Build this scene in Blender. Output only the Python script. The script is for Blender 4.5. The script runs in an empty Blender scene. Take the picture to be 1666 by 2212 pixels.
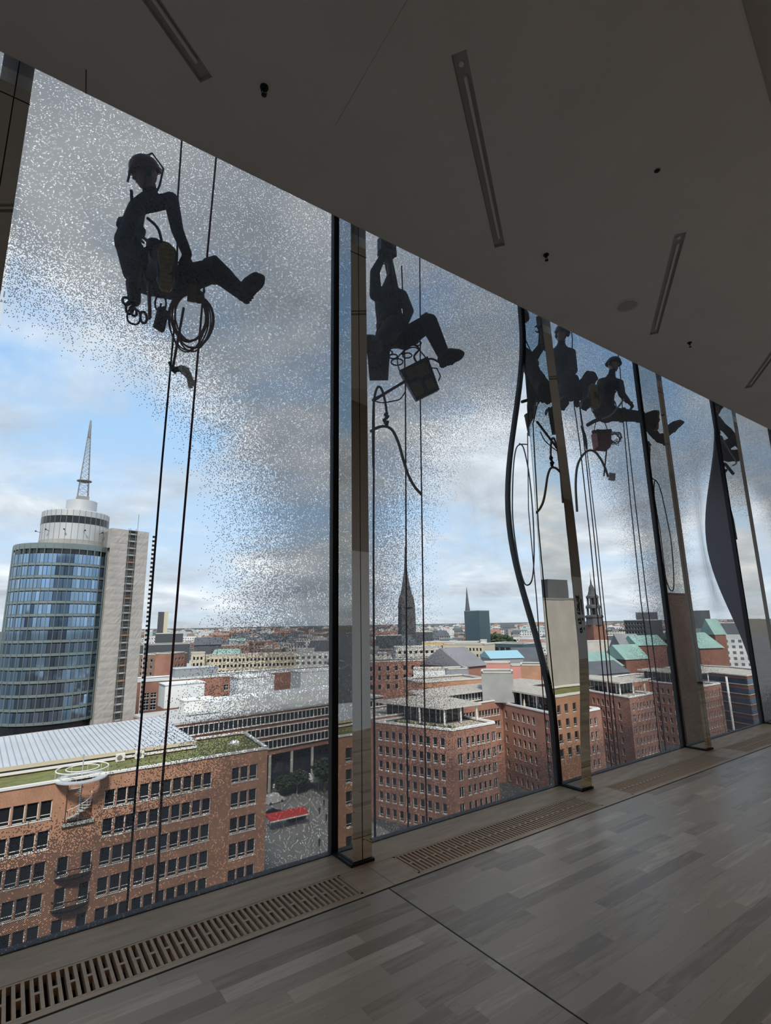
import bpy, bmesh, math, random
import numpy as np
from mathutils import Vector, Matrix, Quaternion
from mathutils.geometry import tessellate_polygon

S = bpy.context.scene
COL = S.collection
random.seed(7)
# ------------------------------------------------------------------ camera
W, H = 1666, 2212
FPX, PITCH, ROLL, YAW = 1126.7, math.radians(11.96), math.radians(-0.977), math.radians(54.58)
EYE = Vector((0, 0, 1.6))
FWD = Vector((math.cos(YAW)*math.cos(PITCH), math.sin(YAW)*math.cos(PITCH), math.sin(PITCH)))
_r = Vector((math.sin(YAW), -math.cos(YAW), 0)); _u = _r.cross(FWD)
RGT = _r*math.cos(ROLL) + _u*math.sin(ROLL)
UPV = _u*math.cos(ROLL) - _r*math.sin(ROLL)
cam_data = bpy.data.cameras.new('camera')
cam_data.sensor_fit = 'VERTICAL'; cam_data.sensor_height = 24.0
cam_data.lens = FPX/H*24.0
cam_data.clip_start = 0.05; cam_data.clip_end = 9000
cam = bpy.data.objects.new('camera', cam_data)
COL.objects.link(cam)
M = Matrix((RGT, UPV, -FWD)).transposed().to_4x4(); M.translation = EYE
cam.matrix_world = M
S.camera = cam
S.view_settings.view_transform = 'Standard'; S.view_settings.look = 'None'
S.view_settings.exposure = 0.35; S.view_settings.gamma = 1.0
S.view_settings.use_curve_mapping = False
S.cycles.transparent_max_bounces = 24
S.cycles.max_bounces = 10
S.cycles.diffuse_bounces = 5
S.cycles.sample_clamp_indirect = 6.0

# ------------------------------------------------------------------ world: broken cloud over pale blue
world = bpy.data.worlds.new('sky'); S.world = world; world.use_nodes = True
def build_world():
    nt = world.node_tree; nt.nodes.clear(); N = nt.nodes.new; L = nt.links.new
    out = N('ShaderNodeOutputWorld'); bg = N('ShaderNodeBackground'); L(bg.outputs[0], out.inputs[0])
    tc = N('ShaderNodeTexCoord'); sep = N('ShaderNodeSeparateXYZ'); L(tc.outputs['Generated'], sep.inputs[0])
    def math_(op, a, b=None, c=None):
        n = N('ShaderNodeMath'); n.operation = op
        for i, v in enumerate((a, b, c)):
            if v is None: continue
            if isinstance(v, (int, float)): n.inputs[i].default_value = v
            else: L(v, n.inputs[i])
        return n.outputs[0]
    zc = math_('MAXIMUM', sep.outputs[2], 0.0)
    den = math_('ADD', zc, 0.22)
    cx = math_('DIVIDE', sep.outputs[0], den); cy = math_('DIVIDE', sep.outputs[1], den)
    cmb = N('ShaderNodeCombineXYZ'); L(cx, cmb.inputs[0]); L(cy, cmb.inputs[1]); cmb.inputs[2].default_value = 3.7
    def noise(scale, det, rough, off):
        m = N('ShaderNodeMapping'); m.inputs['Location'].default_value = off; L(cmb.outputs[0], m.inputs[0])
        n = N('ShaderNodeTexNoise'); n.inputs['Scale'].default_value = scale; n.inputs['Detail'].default_value = det
        n.inputs['Roughness'].default_value = rough; n.inputs['Distortion'].default_value = 0.35
        L(m.outputs[0], n.inputs['Vector']); return n.outputs['Fac']
    n1 = noise(1.15, 7, 0.58, SKY_OFF)
    n2 = noise(2.1, 6, 0.6, (9.1, 2.2, 0))
    def ramp(f, stops):
        r = N('ShaderNodeValToRGB'); L(f, r.inputs[0]); e = r.color_ramp.elements
        e[0].position, e[0].color = stops[0][0], stops[0][1]+(1,); e[1].position, e[1].color = stops[-1][0], stops[-1][1]+(1,)
        for p, c in stops[1:-1]:
            q = e.new(p); q.color = c+(1,)
        return r.outputs[0]
    blue = ramp(sep.outputs[2], [(0.0, (0.56, 0.66, 0.76)), (0.12, (0.50, 0.65, 0.83)), (0.35, (0.36, 0.56, 0.83)), (0.75, (0.16, 0.34, 0.66))])
    cloud = ramp(n2, [(0.30, (0.40, 0.44, 0.50)), (0.50, (0.58, 0.63, 0.70)), (0.70, (0.86, 0.89, 0.93))])
    mask = ramp(n1, [(0.40, (0, 0, 0)), (0.56, (1, 1, 1))])
    hz = ramp(sep.outputs[2], [(0.0, (0.55, 0.55, 0.55)), (0.16, (0.0, 0.0, 0.0))])
    mk = math_('MAXIMUM', mask, hz)
    mix = N('ShaderNodeMix'); mix.data_type = 'RGBA'; L(mk, mix.inputs[0]); L(blue, mix.inputs[6]); L(cloud, mix.inputs[7])
    # below the horizon: dull ground tone
    dn = math_('LESS_THAN', sep.outputs[2], -0.004)
    mix2 = N('ShaderNodeMix'); mix2.data_type = 'RGBA'; L(dn, mix2.inputs[0]); L(mix.outputs[2], mix2.inputs[6]); mix2.inputs[7].default_value = (0.16, 0.16, 0.16, 1)
    L(mix2.outputs[2], bg.inputs[0]); bg.inputs[1].default_value = 1.0
SKY_OFF = (0.35, 1.9, 0)
build_world()
sd = bpy.data.lights.new('sun_offscreen', 'SUN'); sd.energy = 2.9; sd.angle = math.radians(9); sd.color = (1.0, 0.93, 0.82)
sun = bpy.data.objects.new('sun_offscreen', sd); COL.objects.link(sun)
sun.rotation_euler = Vector((0.35, 0.62, -0.78)).to_track_quat('-Z', 'Y').to_euler()   # from behind and left of the building, high

# ------------------------------------------------------------------ ray helpers (photo pixel -> place)
def ray(x, y):
    return (FWD*FPX + RGT*(x - W/2) - UPV*(y - H/2)).normalized()
def on_z(x, y, z):
    d = ray(x, y); return EYE + d*((z - EYE.z)/d.z)
def on_y(x, y, Y):
    d = ray(x, y); return EYE + d*((Y - EYE.y)/d.y)
def on_d(x, y, D):
    d = ray(x, y); return EYE + d*(D/math.hypot(d.x, d.y))
def proj(p):
    v = Vector(p) - EYE; k = v.dot(FWD)
    return (W/2 + FPX*v.dot(RGT)/k, H/2 - FPX*v.dot(UPV)/k, k)

# ------------------------------------------------------------------ materials
MATS = {}
def _nt(name):
    m = bpy.data.materials.new(name); m.use_nodes = True
    MATS[name] = m
    return m, m.node_tree, m.node_tree.nodes['Principled BSDF']
def mat(name, col, rough=0.6, metal=0.0, noise=0.0, nscale=5.0, spec=0.5, bump=0.0, stretch=None, rnd=0.0):
    if name in MATS: return MATS[name]
    m, nt, b = _nt(name); N = nt.nodes.new; L = nt.links.new
    b.inputs['Roughness'].default_value = rough; b.inputs['Metallic'].default_value = metal
    b.inputs['Specular IOR Level'].default_value = spec
    b.inputs['Base Color'].default_value = (*col, 1)
    if noise or bump or rnd:
        tc = N('ShaderNodeTexCoord'); mp = N('ShaderNodeMapping'); L(tc.outputs['Object'], mp.inputs[0])
        if stretch: mp.inputs['Scale'].default_value = stretch
        n = N('ShaderNodeTexNoise'); n.inputs['Scale'].default_value = nscale; n.inputs['Detail'].default_value = 6
        L(mp.outputs[0], n.inputs['Vector'])
        f = n.outputs['Fac']
        mr = N('ShaderNodeMapRange'); L(f, mr.inputs[0]); mr.inputs[1].default_value = 0.3; mr.inputs[2].default_value = 0.7
        mr.inputs[3].default_value = 1 - noise; mr.inputs[4].default_value = 1 + noise
        v = mr.outputs[0]
        if rnd:
            oi = N('ShaderNodeObjectInfo'); m2 = N('ShaderNodeMapRange'); L(oi.outputs['Random'], m2.inputs[0])
            m2.inputs[3].default_value = 1 - rnd; m2.inputs[4].default_value = 1 + rnd
            mu = N('ShaderNodeMath'); mu.operation = 'MULTIPLY'; L(v, mu.inputs[0]); L(m2.outputs[0], mu.inputs[1]); v = mu.outputs[0]
        vm = N('ShaderNodeVectorMath'); vm.operation = 'SCALE'; vm.inputs[0].default_value = col; L(v, vm.inputs['Scale'])
        L(vm.outputs[0], b.inputs['Base Color'])
        if bump:
            bp = N('ShaderNodeBump'); bp.inputs['Strength'].default_value = bump; L(f, bp.inputs['Height']); L(bp.outputs[0], b.inputs['Normal'])
    return m
def brick(name, col, mortar=(0.35, 0.30, 0.26), var=0.35):
    if name in MATS: return MATS[name]
    m, nt, b = _nt(name); N = nt.nodes.new; L = nt.links.new
    tc = N('ShaderNodeTexCoord')
    n = N('ShaderNodeTexNoise'); n.inputs['Scale'].default_value = 0.22; n.inputs['Detail'].default_value = 8; n.inputs['Roughness'].default_value = 0.7
    L(tc.outputs['Object'], n.inputs['Vector'])
    n2 = N('ShaderNodeTexNoise'); n2.inputs['Scale'].default_value = 6; n2.inputs['Detail'].default_value = 3
    mp = N('ShaderNodeMapping'); mp.inputs['Scale'].default_value = (1, 1, 3.3); L(tc.outputs['Object'], mp.inputs[0]); L(mp.outputs[0], n2.inputs['Vector'])
    ad = N('ShaderNodeMath'); ad.operation = 'ADD'; L(n.outputs['Fac'], ad.inputs[0]); L(n2.outputs['Fac'], ad.inputs[1])
    mr = N('ShaderNodeMapRange'); mr.inputs[1].default_value = 0.7; mr.inputs[2].default_value = 1.3
    mr.inputs[3].default_value = 1 - var; mr.inputs[4].default_value = 1 + var; L(ad.outputs[0], mr.inputs[0])
    vm = N('ShaderNodeVectorMath'); vm.operation = 'SCALE'; vm.inputs[0].default_value = col; L(mr.outputs[0], vm.inputs['Scale'])
    L(vm.outputs[0], b.inputs['Base Color']); b.inputs['Roughness'].default_value = 0.85
    return m
def window_wall(name, wallc, winc, pu, pv, fu, fv, rough=0.7):
    """far facade: rows of windows too small to tell apart, from metre UVs"""
    if name in MATS: return MATS[name]
    m, nt, b = _nt(name); N = nt.nodes.new; L = nt.links.new
    uv = N('ShaderNodeUVMap'); sp = N('ShaderNodeSeparateXYZ'); L(uv.outputs[0], sp.inputs[0])
    def band(o, p, f):
        d = N('ShaderNodeMath'); d.operation = 'DIVIDE'; L(o, d.inputs[0]); d.inputs[1].default_value = p
        fr = N('ShaderNodeMath'); fr.operation = 'FRACT'; L(d.outputs[0], fr.inputs[0])
        lt = N('ShaderNodeMath'); lt.operation = 'LESS_THAN'; L(fr.outputs[0], lt.inputs[0]); lt.inputs[1].default_value = f
        return lt.outputs[0]
    mu = N('ShaderNodeMath'); mu.operation = 'MULTIPLY'; L(band(sp.outputs[0], pu, fu), mu.inputs[0]); L(band(sp.outputs[1], pv, fv), mu.inputs[1])
    n = N('ShaderNodeTexNoise'); n.inputs['Scale'].default_value = 0.12; n.inputs['Detail'].default_value = 6
    tc = N('ShaderNodeTexCoord'); L(tc.outputs['Object'], n.inputs['Vector'])
    mr = N('ShaderNodeMapRange'); mr.inputs[1].default_value = .3; mr.inputs[2].default_value = .7; mr.inputs[3].default_value = .75; mr.inputs[4].default_value = 1.25; L(n.outputs['Fac'], mr.inputs[0])
    vm = N('ShaderNodeVectorMath'); vm.operation = 'SCALE'; vm.inputs[0].default_value = wallc; L(mr.outputs[0], vm.inputs['Scale'])
    mix = N('ShaderNodeMix'); mix.data_type = 'RGBA'; L(mu.outputs[0], mix.inputs[0]); L(vm.outputs[0], mix.inputs[6]); mix.inputs[7].default_value = (*winc, 1)
    L(mix.outputs[2], b.inputs['Base Color']); b.inputs['Roughness'].default_value = rough
    return m
def glass_mat(name, frit):
    m = bpy.data.materials.new(name); m.use_nodes = True; MATS[name] = m
    nt = m.node_tree; nt.nodes.clear(); N = nt.nodes.new; L = nt.links.new
    out = N('ShaderNodeOutputMaterial')
    tr = N('ShaderNodeBsdfTransparent'); tr.inputs[0].default_value = (0.955, 0.968, 0.965, 1)
    gl = N('ShaderNodeBsdfGlossy'); gl.inputs['Roughness'].default_value = 0.0
    fr = N('ShaderNodeFresnel'); fr.inputs['IOR'].default_value = 1.35
    sc = N('ShaderNodeMath'); sc.operation = 'MULTIPLY'; L(fr.outputs[0], sc.inputs[0]); sc.inputs[1].default_value = 0.55
    mx = N('ShaderNodeMixShader'); L(sc.outputs[0], mx.inputs[0]); L(tr.outputs[0], mx.inputs[1]); L(gl.outputs[0], mx.inputs[2])
    if not frit:
        L(mx.outputs[0], out.inputs[0]); return m
    def mt(op, a, b=None, c=None):
        n = N('ShaderNodeMath'); n.operation = op
        for i, v in enumerate((a, b, c)):
            if v is None: continue
            if isinstance(v, (int, float)): n.inputs[i].default_value = v
            else: L(v, n.inputs[i])
        return n.outputs[0]
    tc = N('ShaderNodeTexCoord'); sp = N('ShaderNodeSeparateXYZ'); L(tc.outputs['Object'], sp.inputs[0])
    x, z = sp.outputs[0], sp.outputs[2]
    P = 0.0082
    u = mt('DIVIDE', mt('ADD', x, z), P); v = mt('DIVIDE', mt('SUBTRACT', x, z), P)
    cu, cv = mt('FLOOR', u), mt('FLOOR', v)
    du = mt('ABSOLUTE', mt('SUBTRACT', mt('FRACT', u), 0.5)); dv = mt('ABSOLUTE', mt('SUBTRACT', mt('FRACT', v), 0.5))
    dot = mt('LESS_THAN', mt('MAXIMUM', du, dv), 0.408)
    cell = N('ShaderNodeCombineXYZ'); L(cu, cell.inputs[0]); L(cv, cell.inputs[1])
    wn = N('ShaderNodeTexWhiteNoise'); wn.noise_dimensions = '2D'; L(cell.outputs[0], wn.inputs['Vector'])
    rho = None
    for (cx, cz, a, b) in CLEAR:
        ex = mt('DIVIDE', mt('SUBTRACT', x, cx), a); ez = mt('DIVIDE', mt('SUBTRACT', z, cz), b)
        ez = mt('ADD', mt('ABSOLUTE', ez), mt('MULTIPLY', mt('MAXIMUM', mt('SUBTRACT', mt('MULTIPLY', ez, -1.0), 0.84), 0.0), 1.6))   # the print closes up faster towards the floor
        r = mt('SQRT', mt('ADD', mt('MULTIPLY', ex, ex), mt('MULTIPLY', ez, ez)))
        rho = r if rho is None else mt('MINIMUM', rho, r)
    mr = N('ShaderNodeMapRange'); mr.interpolation_type = 'SMOOTHSTEP'; L(rho, mr.inputs[0])
    mr.inputs[1].default_value = 0.90; mr.inputs[2].default_value = 1.5; mr.inputs[3].default_value = 0.0; mr.inputs[4].default_value = 0.92
    on = mt('LESS_THAN', wn.outputs['Value'], mr.outputs[0])
    mask = mt('MULTIPLY', on, dot)
    d1 = N('ShaderNodeBsdfDiffuse'); d1.inputs[0].default_value = (0.14, 0.14, 0.145, 1)
    d2 = N('ShaderNodeBsdfTranslucent'); d2.inputs[0].default_value = (0.10, 0.105, 0.11, 1)
    df = N('ShaderNodeMixShader'); df.inputs[0].default_value = 0.5; L(d1.outputs[0], df.inputs[1]); L(d2.outputs[0], df.inputs[2])
    m2 = N('ShaderNodeMixShader'); L(mask, m2.inputs[0]); L(mx.outputs[0], m2.inputs[1]); L(df.outputs[0], m2.inputs[2])
    L(m2.outputs[0], out.inputs[0])
    return m
def mirror_mat(name, col, wav):
    m, nt, b = _nt(name); N = nt.nodes.new; L = nt.links.new
    b.inputs['Base Color'].default_value = (*col, 1); b.inputs['Metallic'].default_value = 1; b.inputs['Roughness'].default_value = 0.008
    tc = N('ShaderNodeTexCoord'); n = N('ShaderNodeTexNoise'); n.inputs['Scale'].default_value = 2.6; n.inputs['Detail'].default_value = 2
    L(tc.outputs['Object'], n.inputs['Vector'])
    bp = N('ShaderNodeBump'); bp.inputs['Strength'].default_value = wav; bp.inputs['Distance'].default_value = 0.02
    L(n.outputs['Fac'], bp.inputs['Height']); L(bp.outputs[0], b.inputs['Normal'])
    return m
def wood_mat(name, dark, light, island):
    m, nt, b = _nt(name); N = nt.nodes.new; L = nt.links.new
    tc = N('ShaderNodeTexCoord'); gm = N('ShaderNodeNewGeometry')
    if island: rnd = gm.outputs['Random Per Island']
    else: oi = N('ShaderNodeObjectInfo'); rnd = oi.outputs['Random']
    pos = gm.outputs['Position']
    sh = N('ShaderNodeVectorMath'); sh.operation = 'SCALE'; sh.inputs[0].default_value = (37, 23, 51); L(rnd, sh.inputs['Scale'])
    ad = N('ShaderNodeVectorMath'); ad.operation = 'ADD'; L(pos, ad.inputs[0]); L(sh.outputs[0], ad.inputs[1])
    mp = N('ShaderNodeMapping'); mp.inputs['Scale'].default_value = (1.6, 14, 14); L(ad.outputs[0], mp.inputs[0])
    n = N('ShaderNodeTexNoise'); n.inputs['Scale'].default_value = 1.5; n.inputs['Detail'].default_value = 7; n.inputs['Distortion'].default_value = 1.2
    L(mp.outputs[0], n.inputs['Vector'])
    mr = N('ShaderNodeMapRange'); L(n.outputs['Fac'], mr.inputs[0]); mr.inputs[1].default_value = .3; mr.inputs[2].default_value = .7; mr.inputs[3].default_value = -0.16; mr.inputs[4].default_value = 0.16
    su = N('ShaderNodeMath'); su.operation = 'ADD'; L(rnd, su.inputs[0]); L(mr.outputs[0], su.inputs[1])
    rp = N('ShaderNodeValToRGB'); L(su.outputs[0], rp.inputs[0]); e = rp.color_ramp.elements
    mid = tuple((a+c)/2*0.97 for a, c in zip(dark, light))
    e[0].position = 0.02; e[0].color = (*dark, 1); e[1].position = 1.0; e[1].color = (*light, 1)
    q = e.new(0.3); q.color = (*mid, 1); q = e.new(0.78); q.color = (*[c*1.05 for c in mid], 1)
    kn = N('ShaderNodeTexNoise'); kn.inputs['Scale'].default_value = 5.0; kn.inputs['Detail'].default_value = 9; kn.inputs['Roughness'].default_value = 0.75; kn.inputs['Distortion'].default_value = 2.0
    mp2 = N('ShaderNodeMapping'); mp2.inputs['Scale'].default_value = (0.7, 2.2, 2); L(ad.outputs[0], mp2.inputs[0]); L(mp2.outputs[0], kn.inputs['Vector'])
    kr = N('ShaderNodeMapRange'); L(kn.outputs['Fac'], kr.inputs[0]); kr.inputs[1].default_value = .60; kr.inputs[2].default_value = .72; kr.inputs[3].default_value = 1.0; kr.inputs[4].default_value = 0.55
    vm = N('ShaderNodeVectorMath'); vm.operation = 'SCALE'; L(rp.outputs[0], vm.inputs[0]); L(kr.outputs[0], vm.inputs['Scale'])
    L(vm.outputs[0], b.inputs['Base Color']); b.inputs['Roughness'].default_value = 0.36; b.inputs['Specular IOR Level'].default_value = 0.5
    return m
def grass_mat(name, a, c):
    m, nt, b = _nt(name); N = nt.nodes.new; L = nt.links.new
    tc = N('ShaderNodeTexCoord'); n = N('ShaderNodeTexNoise'); n.inputs['Scale'].default_value = 0.55; n.inputs['Detail'].default_value = 9; n.inputs['Roughness'].default_value = .7
    L(tc.outputs['Object'], n.inputs['Vector'])
    rp = N('ShaderNodeValToRGB'); L(n.outputs['Fac'], rp.inputs[0]); e = rp.color_ramp.elements
    e[0].position = .35; e[0].color = (*a, 1); e[1].position = .65; e[1].color = (*c, 1)
    L(rp.outputs[0], b.inputs['Base Color']); b.inputs['Roughness'].default_value = .95
    return m
CLEAR = [(-0.34, 1.93, 1.48, 1.52), (4.66, 1.9, 1.62, 1.62), (9.7, 1.95, 1.75, 1.6)]
glass_mat('fritted_glass', True); glass_mat('clear_glass', False)
mirror_mat('polished_steel', (0.74, 0.71, 0.66), 0.012)
wood_mat('floor_oak', (0.40, 0.265, 0.155), (0.82, 0.61, 0.40), False)
wood_mat('floor_oak_far', (0.40, 0.265, 0.155), (0.82, 0.61, 0.40), True)
mat('oak_plain', (0.72, 0.48, 0.28), 0.5, noise=0.18, nscale=3, stretch=(1, 6, 6))
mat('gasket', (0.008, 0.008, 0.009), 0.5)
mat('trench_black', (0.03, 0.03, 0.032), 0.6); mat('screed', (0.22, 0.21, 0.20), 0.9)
mat('ceiling_plaster', (0.83, 0.79, 0.75), 0.9, noise=0.03, nscale=2)
mat('white_wall', (0.83, 0.82, 0.79), 0.8)
mat('dark_plaster', (0.50, 0.51, 0.54), 0.9)
mat('cheek_grey', (0.16, 0.15, 0.16), 0.55)
mat('lamp_housing', (0.50, 0.50, 0.47), 0.6)
mat('lamp_strip', (0.86, 0.84, 0.79), 0.4)
mat('black_metal', (0.012, 0.012, 0.014), 0.45, metal=0.3)
mat('bulkhead', (0.42, 0.37, 0.32), 0.8); mat('sign_ink', (0.015, 0.015, 0.015), 0.7)  # bulkhead brown is there to darken the post reflections
brick('brick_orange', (0.42, 0.225, 0.145)); brick('brick_red', (0.33, 0.165, 0.12)); brick('brick_dark', (0.19, 0.085, 0.06)); brick('brick_umber', (0.10, 0.062, 0.048), var=.5); brick('brick_brown', (0.22, 0.15, 0.12))
mat('white_frame', (0.78, 0.77, 0.74), 0.5); mat('white_render', (0.72, 0.73, 0.73), 0.7, noise=.06, nscale=.4)
mat('pale_stone', (0.52, 0.50, 0.46), 0.8, noise=.1, nscale=.3)
mat('concrete', (0.33, 0.33, 0.32), 0.85, noise=.12, nscale=.3)
mat('gravel', (0.38, 0.34, 0.29), 0.95, noise=.25, nscale=1.2)
mat('pane_dark', (0.018, 0.022, 0.028), 0.06, spec=0.6, rnd=0.5, noise=0.01)
mat('pane_blue', (0.27, 0.40, 0.55), 0.06, metal=0.85, noise=0.2, nscale=0.25, rnd=0.35)
mat('metal_roof', (0.62, 0.64, 0.66), 0.45, metal=0.25, noise=.06, nscale=.3)
mat('seam_dark', (0.30, 0.31, 0.33), 0.5)
mat('grey_panel', (0.27, 0.29, 0.31), 0.5, noise=.05)
mat('alu_light', (0.55, 0.56, 0.56), 0.45, metal=.3, noise=.04, nscale=.2)
mat('alu_green', (0.24, 0.29, 0.29), 0.35, metal=.4)
mat('net', (0.40, 0.375, 0.35), 0.9, noise=.10, nscale=.25)
mat('scaffold', (0.30, 0.29, 0.27), 0.5, metal=.5)
mat('plank_orange', (0.45, 0.22, 0.12), 0.8); mat('copper_green', (0.21, 0.33, 0.285), 0.6, noise=.12, nscale=.2)
mat('slate', (0.085, 0.09, 0.10), 0.7, noise=.15, nscale=.2); mat('tile_red', (0.27, 0.15, 0.115), 0.8, noise=.2, nscale=.3)
mat('roof_grey', (0.20, 0.20, 0.21), 0.85, noise=.2, nscale=.1); mat('roof_pale', (0.46, 0.46, 0.45), 0.85, noise=.15, nscale=.1)
mat('asphalt', (0.085, 0.088, 0.09), 0.9, noise=.25, nscale=.15); mat('paving', (0.24, 0.235, 0.22), 0.9, noise=.2, nscale=.2)
mat('pink_render', (0.62, 0.28, 0.24), 0.8); mat('cream_render', (0.58, 0.51, 0.38), 0.8); mat('yellow_render', (0.60, 0.42, 0.18), 0.8)
mat('blue_roof', (0.28, 0.48, 0.55), 0.6); mat('red_canvas', (0.50, 0.035, 0.03), 0.7)
mat('stone_black', (0.075, 0.072, 0.075), 0.9, noise=.3, nscale=.15); mat('bark', (0.08, 0.055, 0.04), .95)
grass_mat('sedum', (0.10, 0.085, 0.03), (0.20, 0.22, 0.07)); grass_mat('leaves', (0.018, 0.032, 0.016), (0.05, 0.085, 0.035))
window_wall('far_brick', (0.23, 0.14, 0.11), (0.05, 0.055, 0.06), 3.0, 3.4, .45, .5)
window_wall('far_stone', (0.50, 0.47, 0.42), (0.07, 0.08, 0.09), 2.8, 3.4, .5, .55)
window_wall('far_grey', (0.27, 0.28, 0.29), (0.06, 0.07, 0.08), 3.2, 3.3, .6, .5)
window_wall('far_white', (0.66, 0.66, 0.64), (0.12, 0.13, 0.15), 3.4, 3.3, .5, .5)
window_wall('far_glass', (0.15, 0.22, 0.235), (0.06, 0.10, 0.115), 1.5, 3.4, .72, .8, .3)
window_wall('far_hotel', (0.55, 0.55, 0.54), (0.08, 0.09, 0.10), 9.0, 60, .6, 1.1)
window_wall('far_grid', (0.56, 0.57, 0.55), (0.05, 0.055, 0.06), 2.6, 3.2, .6, .62)
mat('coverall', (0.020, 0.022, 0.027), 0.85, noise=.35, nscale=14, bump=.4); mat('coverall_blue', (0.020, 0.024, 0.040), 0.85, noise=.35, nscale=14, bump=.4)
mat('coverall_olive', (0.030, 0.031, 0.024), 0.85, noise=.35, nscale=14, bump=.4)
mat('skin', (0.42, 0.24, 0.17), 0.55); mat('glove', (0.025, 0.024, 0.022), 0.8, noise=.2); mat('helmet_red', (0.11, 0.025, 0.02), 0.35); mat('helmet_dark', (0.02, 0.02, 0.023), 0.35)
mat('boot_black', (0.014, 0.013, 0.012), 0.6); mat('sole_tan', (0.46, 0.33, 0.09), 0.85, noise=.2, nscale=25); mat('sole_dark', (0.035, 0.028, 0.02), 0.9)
mat('webbing', (0.05, 0.016, 0.012), 0.8); mat('roof_mid', (0.31, 0.30, 0.29), 0.85, noise=.2, nscale=.1); mat('webbing_blue', (0.012, 0.035, 0.075), 0.8); mat('gear_metal', (0.05, 0.05, 0.06), 0.35, metal=.8)
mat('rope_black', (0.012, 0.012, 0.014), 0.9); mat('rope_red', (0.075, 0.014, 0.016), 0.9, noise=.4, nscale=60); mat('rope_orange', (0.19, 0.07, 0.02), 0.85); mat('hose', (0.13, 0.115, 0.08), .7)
mat('bucket_yellow', (0.20, 0.15, 0.012), 0.55, noise=.3, nscale=20); mat('bucket_black', (0.012, 0.012, 0.013), .6, noise=.2, nscale=15); mat('bucket_red', (0.30, 0.05, 0.03), .55); mat('mop', (0.66, 0.64, 0.56), 0.95, noise=.2, nscale=40)
mat('pole_red', (0.10, 0.02, 0.018), .6); mat('car_black', (0.012, 0.013, 0.015), .2); mat('car_white', (0.6, 0.6, 0.6), .3); mat('tyre', (0.015, 0.015, 0.015), .9); mat('eye_dark', (0.02, 0.015, 0.012), .2)

# ------------------------------------------------------------------ mesh helpers
class MB:
    def __init__(s): s.v = []; s.f = []; s.m = []; s.uv = None
    def add(s, vs, fs, mi=0):
        o = len(s.v); s.v += [tuple(p) for p in vs]; s.f += [tuple(i+o for i in f) for f in fs]; s.m += [mi]*len(fs)
    def box(s, c, d, rz=0.0, mi=0, rot=None):
        R = rot or Matrix.Rotation(rz, 3, 'Z'); c = Vector(c)
        vs = [c + R @ Vector((sx*d[0]/2, sy*d[1]/2, sz*d[2]/2)) for sx in (-1, 1) for sy in (-1, 1) for sz in (-1, 1)]
        s.add(vs, [(0, 1, 3, 2), (4, 6, 7, 5), (0, 4, 5, 1), (2, 3, 7, 6), (0, 2, 6, 4), (1, 5, 7, 3)], mi)
    def span(s, a, b, mi=0):
        a, b = Vector(a), Vector(b); s.box((a+b)/2, (abs(b.x-a.x), abs(b.y-a.y), abs(b.z-a.z)), mi=mi)
    def bar(s, a, b, w, h=None, mi=0):
        a, b = Vector(a), Vector(b); d = b-a; L = d.length
        if L < 1e-6: return
        s.box((a+b)/2, (w, h or w, L), rot=d.to_track_quat('Z', 'Y').to_matrix(), mi=mi)
    def tube(s, pts, r, n=8, closed=False, mi=0):
        pts = [Vector(p) for p in pts]; k = len(pts); rr = r if isinstance(r, (list, tuple)) else [r]*k
        T = []
        for i in range(k):
            a = pts[(i-1) % k] if (closed or i > 0) else pts[i]; b = pts[(i+1) % k] if (closed or i < k-1) else pts[i]
            t = b-a; T.append(t.normalized() if t.length > 1e-9 else Vector((0, 0, 1)))
        nrm = T[0].orthogonal().normalized(); vs = []
        for i in range(k):
            nrm = (nrm - T[i]*nrm.dot(T[i])); nrm = nrm.normalized() if nrm.length > 1e-6 else T[i].orthogonal().normalized()
            bn = T[i].cross(nrm)
            for j in range(n):
                a = 2*math.pi*j/n; vs.append(pts[i] + (nrm*math.cos(a) + bn*math.sin(a))*rr[i])
        fs = []
        for i in range(k if closed else k-1):
            for j in range(n):
                fs.append((i*n+j, i*n+(j+1) % n, ((i+1) % k)*n+(j+1) % n, ((i+1) % k)*n+j))
        if not closed: fs += [tuple(range(n))[::-1], tuple((k-1)*n+j for j in range(n))]
        s.add(vs, fs, mi)
    def lathe(s, prof, c=(0, 0, 0), n=24, mi=0, R=None, cap=True):
        c = Vector(c); vs = []
        for r, z in prof:
            for j in range(n):
                a = 2*math.pi*j/n; p = Vector((r*math.cos(a), r*math.sin(a), z)); vs.append(c + (R @ p if R else p))
        k = len(prof); fs = [(i*n+j, i*n+(j+1) % n, (i+1)*n+(j+1) % n, (i+1)*n+j) for i in range(k-1) for j in range(n)]
        if cap: fs += [tuple(range(n))[::-1], tuple((k-1)*n+j for j in range(n))]
        s.add(vs, fs, mi)
    def prism(s, poly, z0, z1, mi=0, top=True, bottom=True, tmi=None):
        n = len(poly); vs = [(p[0], p[1], z0) for p in poly] + [(p[0], p[1], z1) for p in poly]
        s.add(vs, [(i, (i+1) % n, n+(i+1) % n, n+i) for i in range(n)], mi)
        if top: s.add([(p[0], p[1], z1) for p in poly], [tuple(range(n))], mi if tmi is None else tmi)
        if bottom: s.add([(p[0], p[1], z0) for p in poly], [tuple(range(n))[::-1]], mi)
    def mesh(s, name, mats, smooth=False):
        me = bpy.data.meshes.new(name); me.from_pydata(s.v, [], s.f)
        for m in mats: me.materials.append(MATS[m])
        if len(mats) > 1: me.polygons.foreach_set('material_index', s.m)
        if smooth: me.polygons.foreach_set('use_smooth', [True]*len(me.polygons))
        me.update(); return me
    def obj(s, name, mats, parent=None, smooth=False, loc=None):
        if isinstance(mats, str): mats = [mats]
        return link(name, s.mesh(name, mats, smooth), parent, loc)
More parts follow.
